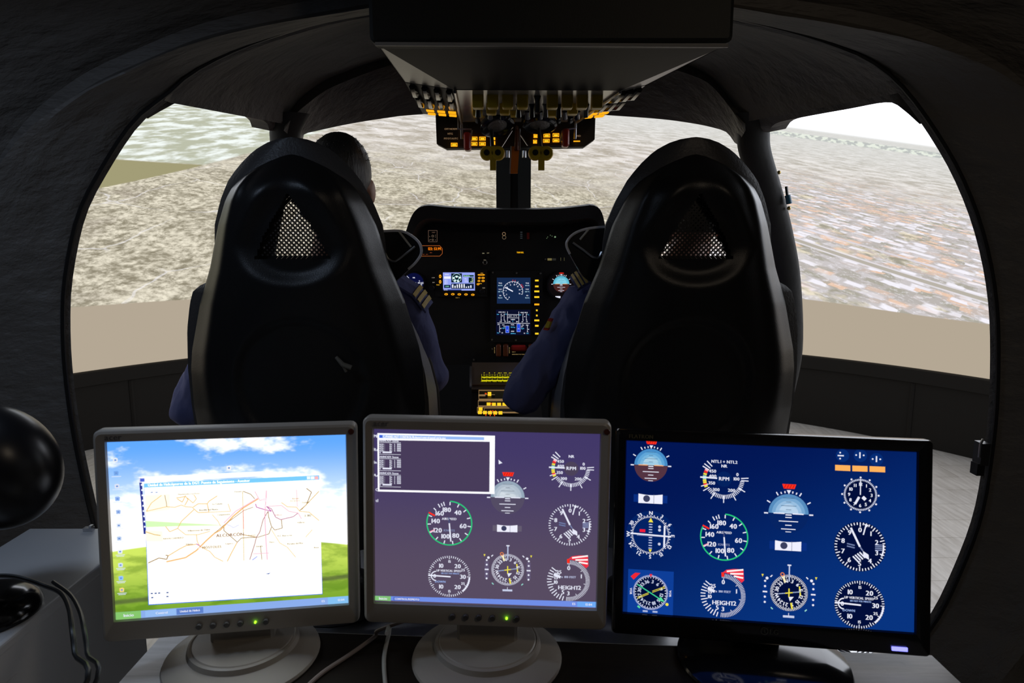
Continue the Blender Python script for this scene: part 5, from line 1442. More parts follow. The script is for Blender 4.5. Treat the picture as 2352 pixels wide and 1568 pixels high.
# small clip lying on the cabinet's back edge
mb = MB(); q = Vector((-.955, 1.455, DZ + .0045)); mb.box(q, (.02, .012, .008)); mb.box(q + Vector((.006, 0, .006)), (.006, .01, .006)); tag(mb.build('metal_clip', metal), 'tiny metal clip on the back edge of the white cabinet', 'clip')

# glossy black egg-shaped device on a domed foot
dv_c = P(-75, 1075, 1.02); base_c = Vector((-.925, 1.11, DZ))
dev = empty('desktop_device', (base_c.x, base_c.y, DZ + .0005), 'glossy black rounded device on a domed foot at the edge of the white cabinet', 'device')
DVO = dev.location
mb = MB(DVO); R_ = Euler((radians(8), radians(-28), 0)).to_matrix()
mb.ellipsoid(P(-16, 1072, 1.11), (.101, .087, .112), 40, 26, R_); mb.build('body', mat('device_gloss', (.010, .010, .012), rough=.30, spec=.6), dev)
mb = MB(DVO); mb.lathe([(.084, DZ + .0005), (.086, DZ + .008), (.080, DZ + .024), (.06, DZ + .040), (.03, DZ + .049), (.002, DZ + .051)], (base_c.x, base_c.y, 0), 'Z', 40); mb.build('foot', black_gloss, dev)
mb = MB(DVO); mb.tube([Vector((base_c.x, base_c.y, DZ + .04)), Vector((base_c.x - .005, base_c.y, DZ + .09)), P(-25, 1180, 1.11)], [.018, .014, .016], 14); mb.build('neck', black_gloss, dev)

def cable(name, pts, r_, m_, label, n=6):
    mb = MB(); mb.tube(catmull(pts, n), r_, 8); o = mb.build(name, m_); return tag(o, label, 'cable')
ck = mat('cable_black', (.012, .012, .012), rough=.4); cw = mat('cable_white', (.50, .49, .45), rough=.45)
cable('black_cable', [P(-30, 1322, .99), P(20, 1322, 1.0), P(60, 1330, 1.0), P(105, 1346, 1.0), P(140, 1362, .98), P(158, 1395, .93), P(165, 1440, .87), P(172, 1500, .84), P(185, 1600, .78), Vector((-.68, .70, .60)), Vector((-.70, .70, .30)), Vector((-.70, .72, .006)), Vector((-.72, .95, .006))], .0034, ck, 'black cable looping over the domed foot and down the white cabinet')
cable('black_cable', [P(122, 1336, 1.03), P(160, 1364, .985), P(182, 1400, .92), P(192, 1440, .87), P(200, 1500, .84), P(205, 1600, .78), Vector((-.655, .66, .60)), Vector((-.66, .66, .30)), Vector((-.66, .68, .006)), Vector((-.68, .93, .006))], .003, ck, 'second black cable hanging further right in front of the white cabinet')
cable('white_cable', [Vector((-.19, .955, .80)), PZ(893, 1437, DZ + .02), PZ(893, 1455, DZ + .0045), PZ(884, 1495, DZ + .0035), PZ(882, 1530, DZ + .0035), PZ(888, 1600, DZ + .0035)], .0033, cw, 'white cable running straight down the desk between the beige monitors')
cable('white_cable', [Vector((-.150, 1.02, .79)), PZ(872, 1446, DZ + .02), PZ(860, 1462, DZ + .0045), PZ(800, 1505, DZ + .0035), PZ(740, 1545, DZ + .0035), PZ(690, 1590, DZ + .0035)], .0033, mat('cable_beige', (.40, .33, .30), rough=.45), 'pale pinkish cable slanting across the desk between the beige monitors')

# ------------------------------------------------------------------ monitors
def monitor(name, label, C, yaw, tilt, roll, sw, sh, bez, depth, body_m, corner):
    """screen centre C; local x right, z up, -y towards the viewer"""
    M = Matrix.Rotation(radians(yaw), 3, 'Z') @ Matrix.Rotation(radians(tilt), 3, 'X') @ Matrix.Rotation(radians(roll), 3, 'Y')
    base = Vector((C[0], C[1], 0)) + Vector((0, 0, DZ))
    root = empty(name, (C[0], C[1], DZ + .0005), label, 'monitor')
    root.rotation_euler = (0, 0, radians(yaw))
    Rz = Matrix.Rotation(radians(yaw), 3, 'Z'); L = Rz.inverted() @ M      # head orientation inside the yawed root
    off = Vector((0, 0, C[2] - DZ - .0005))
    l, r, t_, b = bez
    W, H = sw + l + r, sh + t_ + b
    cx, cz = (r - l) / 2, (t_ - b) / 2
    def head(mb): mb.v = [L @ v + off for v in mb.v]; return mb
    # bezel frame: rounded outer edge, sloped inner lip
    mb = MB()
    def rr(hx, hz, rad, y, ox=cx, oz=cz):
        out = []
        for sx, sz, a0 in ((1, 1, 0), (-1, 1, 90), (-1, -1, 180), (1, -1, 270)):
            for k in range(5):
                a = radians(a0 + k * 22.5); out.append(Vector((ox + sx * (hx - rad) + rad * cos(a), y, oz + sz * (hz - rad) + rad * sin(a))))
        return out
    rows = [rr(sw / 2 - .0003, sh / 2 - .0003, .0006, .001, 0, 0), rr(sw / 2 + .0015, sh / 2 + .0015, .001, -.0045, 0, 0), rr(W / 2 - .005, H / 2 - .005, corner * .8, -.0075), rr(W / 2 - .0015, H / 2 - .0015, corner, -.0055), rr(W / 2, H / 2, corner, -.001), rr(W / 2, H / 2, corner, .016), rr(W / 2 - .006, H / 2 - .006, corner, .022)]
    mb.loft(rows, closed=True); bz = head(mb).build('bezel', body_m, root)
    mb = MB(); rows = [rr(W / 2 - .006, H / 2 - .006, corner, .0221), rr(W / 2 - .03, H / 2 - .03, corner, depth * .7), rr(W / 2 - .07, H / 2 - .07, corner, depth)]
    mb.loft(rows, closed=True, caps=True); head(mb).build('back_cover', body_m, root)
    return root, L, off, head, (W, H, cx, cz), M
def screen_part(root, L, off, sw, sh, material, label=None):
    me = bpy.data.meshes.new('screen')
    me.from_pydata([(-sw / 2, 0, -sh / 2), (sw / 2, 0, -sh / 2), (sw / 2, 0, sh / 2), (-sw / 2, 0, sh / 2)], [], [(0, 1, 2, 3)])
    me.materials.append(material); o = link('screen', me, root); o.matrix_local = Matrix.Translation(off) @ L.to_4x4()
    if label: o['label'] = label
    return o
def to_screen(C, M):
    C = Vector(C); nrm = M @ Vector((0, 1, 0)); Mi = M.inverted()
    def f(px, py):
        d = ray(px, py); o = Vector((0, 0, CAMZ)); t_ = (C - o).dot(nrm) / d.dot(nrm)
        q = Mi @ (o + d * t_ - C); return (q.x, q.z)
    return f
def stand(root, L, off, H, cz, m_, round_r, neck_w, head, base_top=True, y0=.012):
    # neck and round foot in the root frame (upright)
    zb = (L @ Vector((0, .02, cz - H / 2)) + off)
    mb = MB(); mb.cbox((0, .030, (zb.z + .05 + .014) / 2), (neck_w, .034, zb.z + .05 - .014), .008); mb.build('stand_neck', m_, root)
    mb = MB(); R_ = round_r
    mb.lathe([(R_ * .985, 0), (R_, .003), (R_ * .985, .007), (R_ * .9, .011), (R_ * .70, .016), (.001, .017)], (0, y0, 0), 'Z', 56); f_ = mb.build('stand_foot', m_, root)
    if base_top:
        mb = MB(); mb.lathe([(R_ * .72, .0155), (R_ * .70, .024), (R_ * .67, .0255), (R_ * .655, .0245), (R_ * .64, .0262), (R_ * .35, .0275), (.001, .0275)], (0, y0 + .012, 0), 'Z', 56); mb.build('swivel_disc', m_, f_)
beige = white_plastic

# ---- left: desktop with a road map window
CL = (-.4239, .9788, .9621)
mL, L, off, head, (W, H, cx, cz), M = monitor('desktop_monitor', 'beige desktop monitor showing a road map window over a sky and grass wallpaper', CL, 9.88, -3.36, 1.01, .338, .270, (.0175, .0175, .0185, .032), .055, beige, .010)
SXY = to_screen(CL, M)
wp = bpy.data.materials.new('meadow_wallpaper'); wp.use_nodes = True
t = wp.node_tree; t.nodes.clear(); N = NT(wp); out = N.n('ShaderNodeOutputMaterial'); em = N.n('ShaderNodeEmission'); t.links.new(em.outputs[0], out.inputs[0])
X, _, Z = N.sep(N.coords())[:3]
skyc = N.mix(N.smooth(Z, -.02, .135), lin((226, 240, 255)), lin((86, 152, 236)))
cl = N.noise(N.comb(N.math('MULTIPLY', X, 9.0), N.math('MULTIPLY', Z, 18.0), 1.7), 1.0, 5, .6)
cl2 = N.math('ADD', cl, N.math('MULTIPLY', N.smooth(Z, .10, -.01), .22))
skyc = N.mix(N.smooth(cl2, .50, .66), skyc, (1, 1, 1))
hill = N.math('ADD', -.022, N.math('ADD', N.math('MULTIPLY', N.math('MULTIPLY', X, X), -.45), N.math('MULTIPLY', X, -.03)))
gm = N.smooth(N.math('SUBTRACT', Z, hill), .001, -.001)
gn = N.noise(N.comb(N.math('MULTIPLY', X, 20.0), N.math('MULTIPLY', Z, 60.0), 0.3), 1.0, 5, .6)
gc = N.mix(N.smooth(Z, -.03, -.13), lin((190, 212, 90)), lin((112, 152, 42))); gc = N.mix(N.smooth(gn, .42, .62), gc, N.mix(.5, gc, lin((70, 112, 20))))
gc = N.mix(N.math('MULTIPLY', N.smooth(N.math('ABSOLUTE', N.math('ADD', Z, N.math('ADD', .100, N.math('MULTIPLY', X, -.05)))), .006, .001), .7), gc, lin((60, 62, 50)))
N.put(em.inputs[0], N.mix(gm, skyc, gc)); em.inputs[1].default_value = 1.3
sL = screen_part(mL, L, off, .338, .270, wp)
u = .338 / 550.0
def quad4(g, a, b, c, d, col_): g.poly([SXY(*a), SXY(*b), SXY(*c), SXY(*d)], col_)
WT = (1.15, 1.15, 1.15)
g = G2(1)
quad4(g, (319, 1097), (330, 1226), (336, 1226), (325, 1097), lin((40, 50, 130)))
quad4(g, (319, 1095), (605, 1082), (606, 1093), (320, 1108), lin((238, 242, 250)))
g.up(); q = SXY(327, 1102); g.rect(q[0] - .003, q[1] - .0025, q[0] + .003, q[1] + .0025, lin((70, 90, 190)))
for k in range(9): q = SXY(327 + k * .9, 1113 + k * 12); g.rect(q[0] - .002, q[1] - .0012, q[0] + .0025, q[1] + .0012, lin((225, 230, 250)))
g.build('rear_window', gfx_soft, sL)
g = G2(4)
quad4(g, (331, 1110), (733, 1091), (741, 1364), (341, 1389), lin((60, 110, 225)))
g.up(); quad4(g, (332, 1119), (734, 1101), (740, 1362.5), (342.5, 1387), WT)
quad4(g, (331, 1110), (733, 1091), (733.5, 1101), (331.5, 1120), lin((112, 186, 242)))
g.up(); q = SXY(336, 1113.5); r0 = math.degrees(0.0)
q2 = SXY(700, 1096.5); ang = math.degrees(atan2(q2[1] - q[1], q2[0] - q[0]))
q = SXY(340, 1113.5); g.text('Unidad de Helicópteros de la DGT: Puesto de Seguimiento - Asesitor', q[0], q[1], .0040, WT, rot=-ang, align='L', sx=.83)
for x, c_ in ((709, (215, 225, 250)), (718, (225, 232, 252)), (727, (235, 170, 170))): q = SXY(x, 1096.6); g.rect(q[0] - .0026, q[1] - .0024, q[0] + .0026, q[1] + .0024, lin(c_))
for x in (349, 360): q = SXY(x, 1130); g.rect(q[0] - .0015, q[1] - .0008, q[0] + .0015, q[1] + .0008, lin((120, 140, 180)))
# transport buttons
for x, y in ((349, 1362), (358, 1361.5), (366, 1361), (385, 1360), (350, 1371.5), (385, 1369)): q = SXY(x, y); g.rect(q[0] - .0016, q[1] - .0011, q[0] + .0016, q[1] + .0011, lin((70, 90, 140)))
g.build('map_window', gfx_soft, sL)
# map sheet
def mp(x, y):     # crop pixel (x5.227) -> screen
    return SXY(310 + x / 5.227, 1070 + y / 5.227)
g = G2(7)
g.poly([mp(115, 345), mp(2215, 255), mp(2232, 700), mp(2240, 1190), mp(1300, 1180), mp(160, 1165)], lin((255, 250, 236)))
g.up(); g.poly([mp(125, 350), mp(420, 335), mp(420, 520), mp(135, 560)], lin((253, 242, 216))); g.poly([mp(130, 770), mp(330, 780), mp(340, 900), mp(140, 900)], lin((252, 240, 214)))
g.poly([mp(130, 655), mp(560, 680), mp(1080, 707), mp(560, 716), mp(135, 730)], lin((196, 240, 170)))
g.up(); TAN = lin((214, 172, 108)); PK = lin((232, 176, 196)); DKB = lin((130, 96, 52)); PUR = lin((176, 92, 168))
def mpath(pts, w_, c_): g.path([mp(*p) for p in pts], w_ * u, c_)
mpath([(140, 540), (380, 485), (480, 492), (560, 465), (610, 485), (690, 490), (715, 515)], 1.6, TAN); mpath([(140, 540), (200, 440), (320, 350)], 1.6, TAN); mpath([(360, 345), (380, 440), (385, 485)], 1.3, DKB)
mpath([(500, 380), (545, 375), (610, 360), (640, 400), (600, 470)], 1.8, TAN); mpath([(510, 390), (570, 430), (610, 350)], 1.8, TAN); mpath([(630, 380), (700, 440), (740, 390), (710, 340)], 1.6, TAN); mpath([(700, 490), (760, 450), (870, 450), (890, 420), (990, 355)], 1.8, TAN); mpath([(870, 450), (890, 550), (760, 555), (715, 515), (560, 660), (515, 745), (420, 785), (370, 720)], 1.8, TAN)
mpath([(890, 550), (1150, 540), (1120, 450)], 1.3, TAN); mpath([(515, 745), (610, 820), (760, 820), (900, 780)], 1.5, TAN); mpath([(930, 580), (1000, 660), (1030, 720)], 1.3, TAN)
mpath([(160, 1160), (290, 1100), (385, 1115), (400, 1070), (370, 1065)], 2.0, DKB); mpath([(400, 1075), (540, 990), (620, 950), (740, 935)], 2.0, TAN); mpath([(380, 1145), (610, 1095), (740, 1010), (790, 960), (860, 890), (960, 800), (1020, 770), (1090, 700), (1180, 600), (1300, 500), (1480, 390)], 3.2, lin((222, 170, 110))); mpath([(960, 800), (1090, 690), (1160, 640), (1310, 530), (1420, 490)], 1.4, DKB); mpath([(1070, 680), (1210, 540), (1480, 380)], 2.4, PK)
mpath([(740, 820), (750, 900), (780, 960), (900, 1020), (960, 1090), (1060, 1140)], 1.6, TAN); mpath([(740, 930), (790, 960)], 2.2, PUR)
mpath([(1295, 300), (1300, 600), (1310, 1130)], 1.2, lin((190, 160, 90))); mpath([(1300, 520), (1305, 750)], 1.5, lin((225, 110, 110)))
mpath([(1300, 300), (1390, 335), (1440, 390)], 1.6, DKB); mpath([(1440, 300), (1500, 410), (1580, 390), (1580, 290)], 2.0, PK); mpath([(1450, 450), (1460, 490), (1560, 520), (1640, 540), (1580, 480)], 2.2, PUR); mpath([(1580, 480), (1640, 510), (1690, 610), (1750, 640), (1900, 605), (1960, 560)], 2.0, lin((170, 110, 150)))
mpath([(1600, 540), (1605, 600), (1640, 720), (1680, 765), (1770, 740), (1760, 640)], 1.6, DKB); mpath([(1600, 480), (1760, 470), (1850, 540), (1960, 560), (2000, 630)], 2.0, PK); mpath([(1580, 290), (1560, 600), (1575, 900), (1590, 1120)], 2.6, PK); mpath([(1600, 540), (1540, 640), (1500, 790), (1460, 850), (1440, 930), (1380, 1120)], 1.8, lin((150, 100, 110)))
mpath([(1070, 730), (1070, 770), (1230, 910), (1280, 860), (1480, 850), (1610, 810), (1640, 730)], 1.6, DKB); mpath([(1230, 910), (1160, 1040), (1110, 1140)], 2.0, TAN); mpath([(1295, 820), (1460, 850)], 1.8, lin((170, 130, 70))); mpath([(1510, 960), (1525, 1120)], 1.4, DKB); mpath([(1420, 1050), (1610, 1040)], 2.0, PK); mpath([(1410, 1125), (1470, 1080)], 2.0, lin((120, 140, 230)))
mpath([(1980, 530), (2060, 460), (2120, 310), (2060, 265)], 1.8, DKB); mpath([(2000, 520), (2210, 300)], 1.6, lin((190, 150, 80))); mpath([(1940, 280), (1950, 480)], 1.6, PK); mpath([(1760, 435), (1830, 485), (1940, 490), (1980, 540), (2090, 550), (2210, 650)], 1.6, TAN); mpath([(1640, 760), (1740, 920), (1830, 970), (1930, 1090)], 1.2, TAN); mpath([(2130, 760), (2050, 850)], 1.2, TAN)
mpath([(130, 785), (240, 820), (310, 830)], 2.4, lin((205, 175, 120)))
for x, y, r_ in ((780, 985, 3.2), (1560, 400, 6), (1560, 480, 4), (1240, 920, 2.5), (960, 830, 3.5), (1960, 480, 3)): q = mp(x, y); g.disc(q[0], q[1], r_ * u, lin((255, 222, 226)), 12)
g.up()
for t_, x, y, h_, c_ in (('ALCORCÓN', 1145, 822, 6.4, (170, 120, 90)), ('MÓSTOLES', 925, 968, 5.0, (190, 150, 90)), ('La Cabaña', 992, 450, 3.0, (150, 130, 100)), ('Boadilla del Monte', 888, 520, 3.2, (130, 110, 70)), ('Campamento', 1068, 578, 3.0, (175, 150, 90)), ('Villaviciosa de Odón', 770, 765, 3.4, (175, 140, 80)), ('NAVALCARNERO', 465, 862, 3.2, (190, 160, 100)), ('Villalón', 655, 933, 3.0, (160, 130, 80)), ('Leganés', 1135, 925, 3.2, (170, 130, 90)), ('Getafe', 1495, 958, 3.2, (150, 120, 60)), ('Vallecas', 1995, 672, 3.0, (170, 140, 80)), ('A.C. Base aérea', 1800, 830, 3.0, (150, 120, 60)), ('Pinto', 1645, 908, 3.0, (190, 160, 100)), ('Perales del Río', 1925, 925, 3.4, (160, 130, 70)), ('Rivas', 2180, 972, 3.0, (140, 110, 60)), ('Coslada', 2050, 432, 3.0, (170, 140, 80)), ('Barajas', 1930, 385, 3.0, (220, 170, 120)), ('Aeropuerto', 1925, 412, 2.6, (220, 190, 130)), ('2.382', 2078, 590, 4.2, (140, 120, 60)), ('Vallecas', 1725, 582, 2.8, (230, 130, 160)), ('Pozuelo', 1240, 303, 2.8, (150, 130, 70)), ('Aravaca', 1405, 825, 2.8, (180, 150, 90)), ('Majadahonda y Las Rozas', 650, 330, 2.6, (190, 160, 110))):
    q = mp(x, y); g.text(t_, q[0], q[1], h_ * u * 1.2, tuple(k_ * .58 for k_ in lin(c_)), rot=-ang)
q = mp(1150, 715); g.path([(q[0] - .006, q[1] + .003), (q[0], q[1]), (q[0] + .004, q[1] - .003), (q[0] + .012, q[1] + .001)], .0012, lin((190, 195, 245)))
q = SXY(616, 1316); g.poly([(q[0] - .004, q[1]), (q[0] + .004, q[1] + .0012), (q[0] + .001, q[1] - .0014)], lin((90, 110, 160)))
g.build('road_map', gfx_soft, sL)
# desktop shortcuts
for x, y, c_ in ((265, 1056, (235, 240, 245)), (267, 1086, (120, 170, 235)), (269, 1116, (225, 230, 245)), (270, 1145, (150, 185, 245)), (272, 1175, (170, 195, 240)), (273, 1206, (225, 235, 250)), (274, 1236, (190, 210, 240)), (276, 1266, (240, 245, 250)), (277, 1297, (215, 230, 245)), (278, 1327, (150, 200, 255)), (280, 1354, (250, 220, 130)), (526, 1074, (250, 250, 250))):
    g = G2(1); q = SXY(x, y); h = 5.5 * u
    g.poly([(q[0] - h * .9, q[1] - h), (q[0] + h * .8, q[1] - h), (q[0] + h, q[1] + h * .6), (q[0] + h * .3, q[1] + h), (q[0] - h, q[1] + h * .8)], lin(c_))
    for k in range(1 if y < 1260 else 2): g.rect(q[0] - h * (1.9 - .4 * k), q[1] - h * (1.5 + .6 * k) - h * .2, q[0] + h * (1.9 - .4 * k), q[1] - h * (1.5 + .6 * k) + h * .08, lin((225, 236, 250)))
    g.up(); g.rect(q[0] - h * .4, q[1] - h * .4, q[0] + h * .4, q[1] + h * .3, lin((110, 150, 220))); g.build('desktop_icon', gfx, sL)
g = G2(1)
g.rect(-.169, -.135, .169, -.1235, lin((140, 175, 238))); g.up(); g.rect(-.169, -.135, -.134, -.1235, lin((135, 200, 110))); g.rect(-.128, -.134, -.085, -.1245, lin((150, 190, 245))); g.rect(-.084, -.134, -.046, -.1245, lin((95, 130, 205))); g.rect(.138, -.135, .169, -.1235, lin((135, 195, 245)))
g.up(); g.text('Inicio', -.151, -.129, .0045, WH); g.text('Control', -.105, -.129, .0034, WH); g.text('Unidad de Helicó', -.065, -.129, .0034, WH, sx=.8); g.text('ES', .131, -.129, .0034, WH); g.text('12:04', .158, -.129, .0034, WH)
g.build('taskbar', gfx, sL)

def monitor_buttons(root, head, M2, xs, led_x, z_, led_c, pm_):
    for x in xs:
        mb = MB(); mb.lathe([(.0005, -.0108), (.0038, -.0108), (.0046, -.0095), (.0046, -.006)], (x, 0, z_), 'Y', 16); head(mb).build('button', pm_, root)
    mb = MB(); mb.lathe([(.0005, -.0092), (.0017, -.0090), (.0018, -.006)], (led_x, 0, z_), 'Y', 10); head(mb).build('power_led', led_c, root)
btn = mat('button_grey', (.10, .095, .095), rough=.35)
led_g = emi('led_green', lin((150, 255, 40)), 2.5)
def pix_x(SX, pts): return [SX(x, y)[0] for x, y in pts]
zb_ = -.135 - .0165
monitor_buttons(mL, head, M, pix_x(SXY, ((461, 1441), (493, 1439), (524, 1437.5), (555, 1435.5), (613, 1432))), SXY(589, 1433.5)[0], zb_, led_g, btn)
stand(mL, L, off, H, cz, beige, .118, .096, head)
badge = mat('badge_red', (.11, .03, .02), rough=.35)
mb = MB(); mb.lathe([(.0005, -.0088), (.0042, -.0084), (.005, -.006)], (.338 / 2 + .009, 0, .135 + .006), 'Y', 16); head(mb).build('badge', badge, mL)
def brandtext(root, txt, x, z_, h_, c_, Lm, offm, lift=.0080, sx=1.0):
    g = G2(0); g.text(txt, x, z_, h_, (1, 1, 1), align='L', sx=sx); me = bpy.data.meshes.new('maker_lettering'); me.from_pydata([(v[0], -lift, v[2]) for v in g.v], [], g.f); me.materials.append(c_); o = link('maker_lettering', me, root); o.matrix_local = Matrix.Translation(offm) @ Lm.to_4x4(); return o
ink = mat('lettering_grey', (.20, .18, .17), rough=.4)
brandtext(mL, 'acer', -.169, .135 + .009, .0085, ink, L, off)

# ---- middle: console window and flight gauges
CM = (-.0401, .977, .9733)
mM, L, off, head, (W, H, cx, cz), M = monitor('desktop_monitor', 'beige desktop monitor showing white flight gauges and a text window on dark purple', CM, -2.45, -3.43, .58, .338, .270, (.0165, .0165, .0195, .032), .055, beige, .010)
SXY = to_screen(CM, M)
pmat = bpy.data.materials.new('purple_desktop'); pmat.use_nodes = True
t = pmat.node_tree; t.nodes.clear(); N = NT(pmat); out = N.n('ShaderNodeOutputMaterial'); em = N.n('ShaderNodeEmission'); t.links.new(em.outputs[0], out.inputs[0])
Z = N.sep(N.coords())[2]
N.put(em.inputs[0], N.mix(N.smooth(Z, -.10, .135), lin((88, 76, 98)), lin((66, 56, 104)))); em.inputs[1].default_value = 1.0
sM = screen_part(mM, L, off, .338, .270, pmat)
ur = .338 / 515.0
def gauge(par, nm, fn, label=None, lay=1, **kw):
    g = G2(lay); fn(g); return g.build(nm, gfx, par, label)
BGp = lin((76, 66, 90))
def Q(x, y): return SXY(x, y)
c = Q(1166, 1142); gauge(sM, 'attitude_gauge', lambda g: g_adi(g, c[0], c[1], 39 * ur, [lin((150, 168, 186)), lin((176, 190, 204)), lin((200, 210, 220)), lin((222, 230, 236))], lin((84, 76, 100))))
c1 = Q(1312, 1076); gauge(sM, 'rotor_gauge', lambda g: g_rpm(g, c1[0], c1[1], 46 * ur, ('NR',), BGp))
c2 = Q(1032, 1201); gauge(sM, 'airspeed_gauge', lambda g: g_airspeed(g, c2[0], c2[1], 52 * ur))
c3 = Q(1165, 1213); gauge(sM, 'slip_gauge', lambda g: g_slip(g, c3[0], c3[1], 67 * ur, 47 * ur, 17 * ur, lin((100, 92, 112))))
c4 = Q(1309, 1205); gauge(sM, 'altimeter_gauge', lambda g: g_alt(g, c4[0], c4[1], 50 * ur))
c5 = Q(1032, 1323); gauge(sM, 'vertical_speed_gauge', lambda g: g_vsi(g, c5[0], c5[1], 50 * ur))
c6 = Q(1166, 1308); gauge(sM, 'heading_gauge', lambda g: g_hsi(g, c6[0], c6[1], 38 * ur, None, lin((98, 88, 118))))
c7 = Q(1306, 1333); gauge(sM, 'radar_height_gauge', lambda g: g_radalt(g, c7[0], c7[1], 49 * ur))
g = G2(6)
def q4(a, b, c, d, col_): g.poly([Q(*a), Q(*b), Q(*c), Q(*d)], col_)
q4((867, 994), (1137, 1000), (1136, 1134), (868, 1128), (1.0, 1.0, 1.08)); g.up()
q4((871, 1010), (1125, 1014), (1124, 1129), (872, 1123.5), lin((72, 60, 90))); q4((871, 998), (1112, 1003.5), (1112, 1010), (871, 1005), lin((150, 185, 245)))
g.up(); q = Q(875, 1001.5); q2 = Q(1100, 1006.5); a3 = math.degrees(atan2(q2[1] - q[1], q2[0] - q[0]))
g.rect(q[0] - .002, q[1] - .0022, q[0] + .0025, q[1] + .0022, lin((60, 100, 220)))
q = Q(880, 1001.8); g.text('C:\\PANEL\\AST CONTROL\\Release\\control-panel-serie.exe'.replace('\\', '/'), q[0], q[1], .0035, (1.05, 1.05, 1.05), rot=-a3, align='L', sx=.72)
for b in range(3):
    y0 = 1011 + 37.2 * b
    q = Q(872, y0); g.text('ARINC429: Status', q[0], q[1], .0031, WH, rot=-a3, align='L', sx=.82); q = Q(872, y0 + 4.2); g.line(q, Q(921, y0 + 5.2), .0006, WH)
    for r_ in range(4):
        y = y0 + 8.4 + 4.7 * r_
        for x, s_ in ((872, '429'), (883, ':'), (895, '0x'), (905, '1:'), (912, '000')): qq = Q(x, y + .6); g.text(s_, qq[0], qq[1], .0027, WH, align='L')
    qq = Q(872, y0 + 27.2); g.text('4', qq[0], qq[1], .0027, WH, align='L'); q4((879, y0 + 25), (900, y0 + 25.5), (900, y0 + 29), (879, y0 + 28.6), WH); q = Q(872, y0 + 31.4); g.line(q, Q(921, y0 + 32.4), .0006, WH)
g.build('text_window', gfx, sM)
g = G2(2)
q4((860, 1367.5), (1372, 1381.5), (1371, 1395), (858.5, 1377), lin((112, 142, 230))); g.up(); q4((860, 1367.5), (898, 1368.6), (897.5, 1379.5), (858.5, 1377.5), lin((130, 195, 120))); q4((903, 1370), (964, 1371.6), (964, 1380.5), (903, 1379), lin((90, 120, 210))); q4((1326, 1381), (1371, 1382), (1371, 1394), (1326, 1392.6), lin((110, 170, 245)))
g.up(); q = Q(935, 1375.3); g.text('CONTROL/REMOTO', q[0], q[1], .0032, WH, rot=-a3, sx=.85); q = Q(880, 1373.5); g.text('Inicio', q[0], q[1], .0040, WH, rot=-a3); q = Q(1318, 1386); g.text('ES', q[0], q[1], .0034, WH); q = Q(1352, 1387.5); g.text('12:04', q[0], q[1], .0034, WH)
g.build('taskbar', gfx, sM)
for x, y, t_ in ((863, 1001, 'Mi'), (864, 1032, 'Re'), (862, 1061, 'In'), (864, 1091, 'Ac'), (866, 1124, 'C'), (866, 1149, 'tl')): g = G2(1); q = Q(x, y); g.text(t_, q[0], q[1], .0045, WH); g.build('desktop_icon', gfx, sM)
g = G2(6); q = Q(1148, 1061); g.poly([(q[0] - .002, q[1] + .004), (q[0] + .004, q[1] - .001), (q[0] - .0015, q[1] - .003)], WH); g.build('mouse_pointer', gfx, sM)
monitor_buttons(mM, head, M, pix_x(SXY, ((1041, 1420), (1071, 1421), (1101, 1422), (1132, 1423), (1187, 1424))), SXY(1164, 1423)[0], zb_, led_g, btn)
stand(mM, L, off, H, cz, beige, .118, .096, head)
mb = MB(); mb.lathe([(.0005, -.0088), (.0042, -.0084), (.005, -.006)], (.338 / 2 + .0095, 0, .135 + .005), 'Y', 16); head(mb).build('badge', badge, mM)
brandtext(mM, 'acer', -.168, .135 + .011, .0085, ink, L, off)

# ---- right: wide black monitor, all gauges on deep blue
CR = (.3951, 1.0008, .9391)
mR, L, off, head, (W, H, cx, cz), M = monitor('desktop_monitor', 'wide black glossy monitor showing flight gauges on deep blue', CR, -7.34, -10.13, .14, .434, .271, (.0175, .022, .0195, .034), .05, mat('piano_black', (.010, .010, .011), rough=.12, spec=.5), .006)
SXY = to_screen(CR, M)
bm_ = bpy.data.materials.new('deep_blue_desktop'); bm_.use_nodes = True
t = bm_.node_tree; t.nodes.clear(); N = NT(bm_); out = N.n('ShaderNodeOutputMaterial'); em = N.n('ShaderNodeEmission'); t.links.new(em.outputs[0], out.inputs[0])
X, _, Z = N.sep(N.coords())[:3]
N.put(em.inputs[0], N.mix(N.smooth(N.math('SUBTRACT', N.math('MULTIPLY', X, .5), Z), -.16, .22), lin((2, 22, 84)), lin((8, 52, 128)))); em.inputs[1].default_value = 1.0
sR = screen_part(mR, L, off, .434, .271, bm_)
ub = .434 / 668.0; DB = lin((2, 14, 58)); MBL = lin((4, 34, 96))
c = Q(1495, 1068); gauge(sR, 'attitude_gauge', lambda g: g_adi(g, c[0], c[1], 40 * ub, [lin((70, 140, 200)), lin((96, 166, 216)), lin((140, 196, 228)), lin((190, 222, 236))], lin((84, 52, 66)), gmid=lin((240, 170, 120))))
c = Q(1494, 1145); gauge(sR, 'slip_gauge', lambda g: g_slip(g, c[0], c[1], 81 * ub, 58 * ub, 23 * ub, lin((10, 46, 128))))
c = Q(1494, 1228); gauge(sR, 'course_gauge', lambda g: g_vor(g, c[0], c[1], 58 * ub, lin((3, 34, 100))))
c = Q(1494, 1360); gauge(sR, 'radio_compass_gauge', lambda g: g_rmi(g, c[0], c[1] , 42 * ub, 109 * ub, 107 * ub, lin((14, 62, 152)), DB))
c = Q(1663, 1100); gauge(sR, 'rotor_gauge', lambda g: g_rpm(g, c[0], c[1], 51 * ub, ('NTL1 + NTL2', 'NR'), MBL))
c = Q(1663, 1233); gauge(sR, 'airspeed_gauge', lambda g: g_airspeed(g, c[0], c[1], 55 * ub))
c = Q(1661, 1367); gauge(sR, 'radar_height_gauge', lambda g: g_radalt(g, c[0], c[1], 52 * ub))
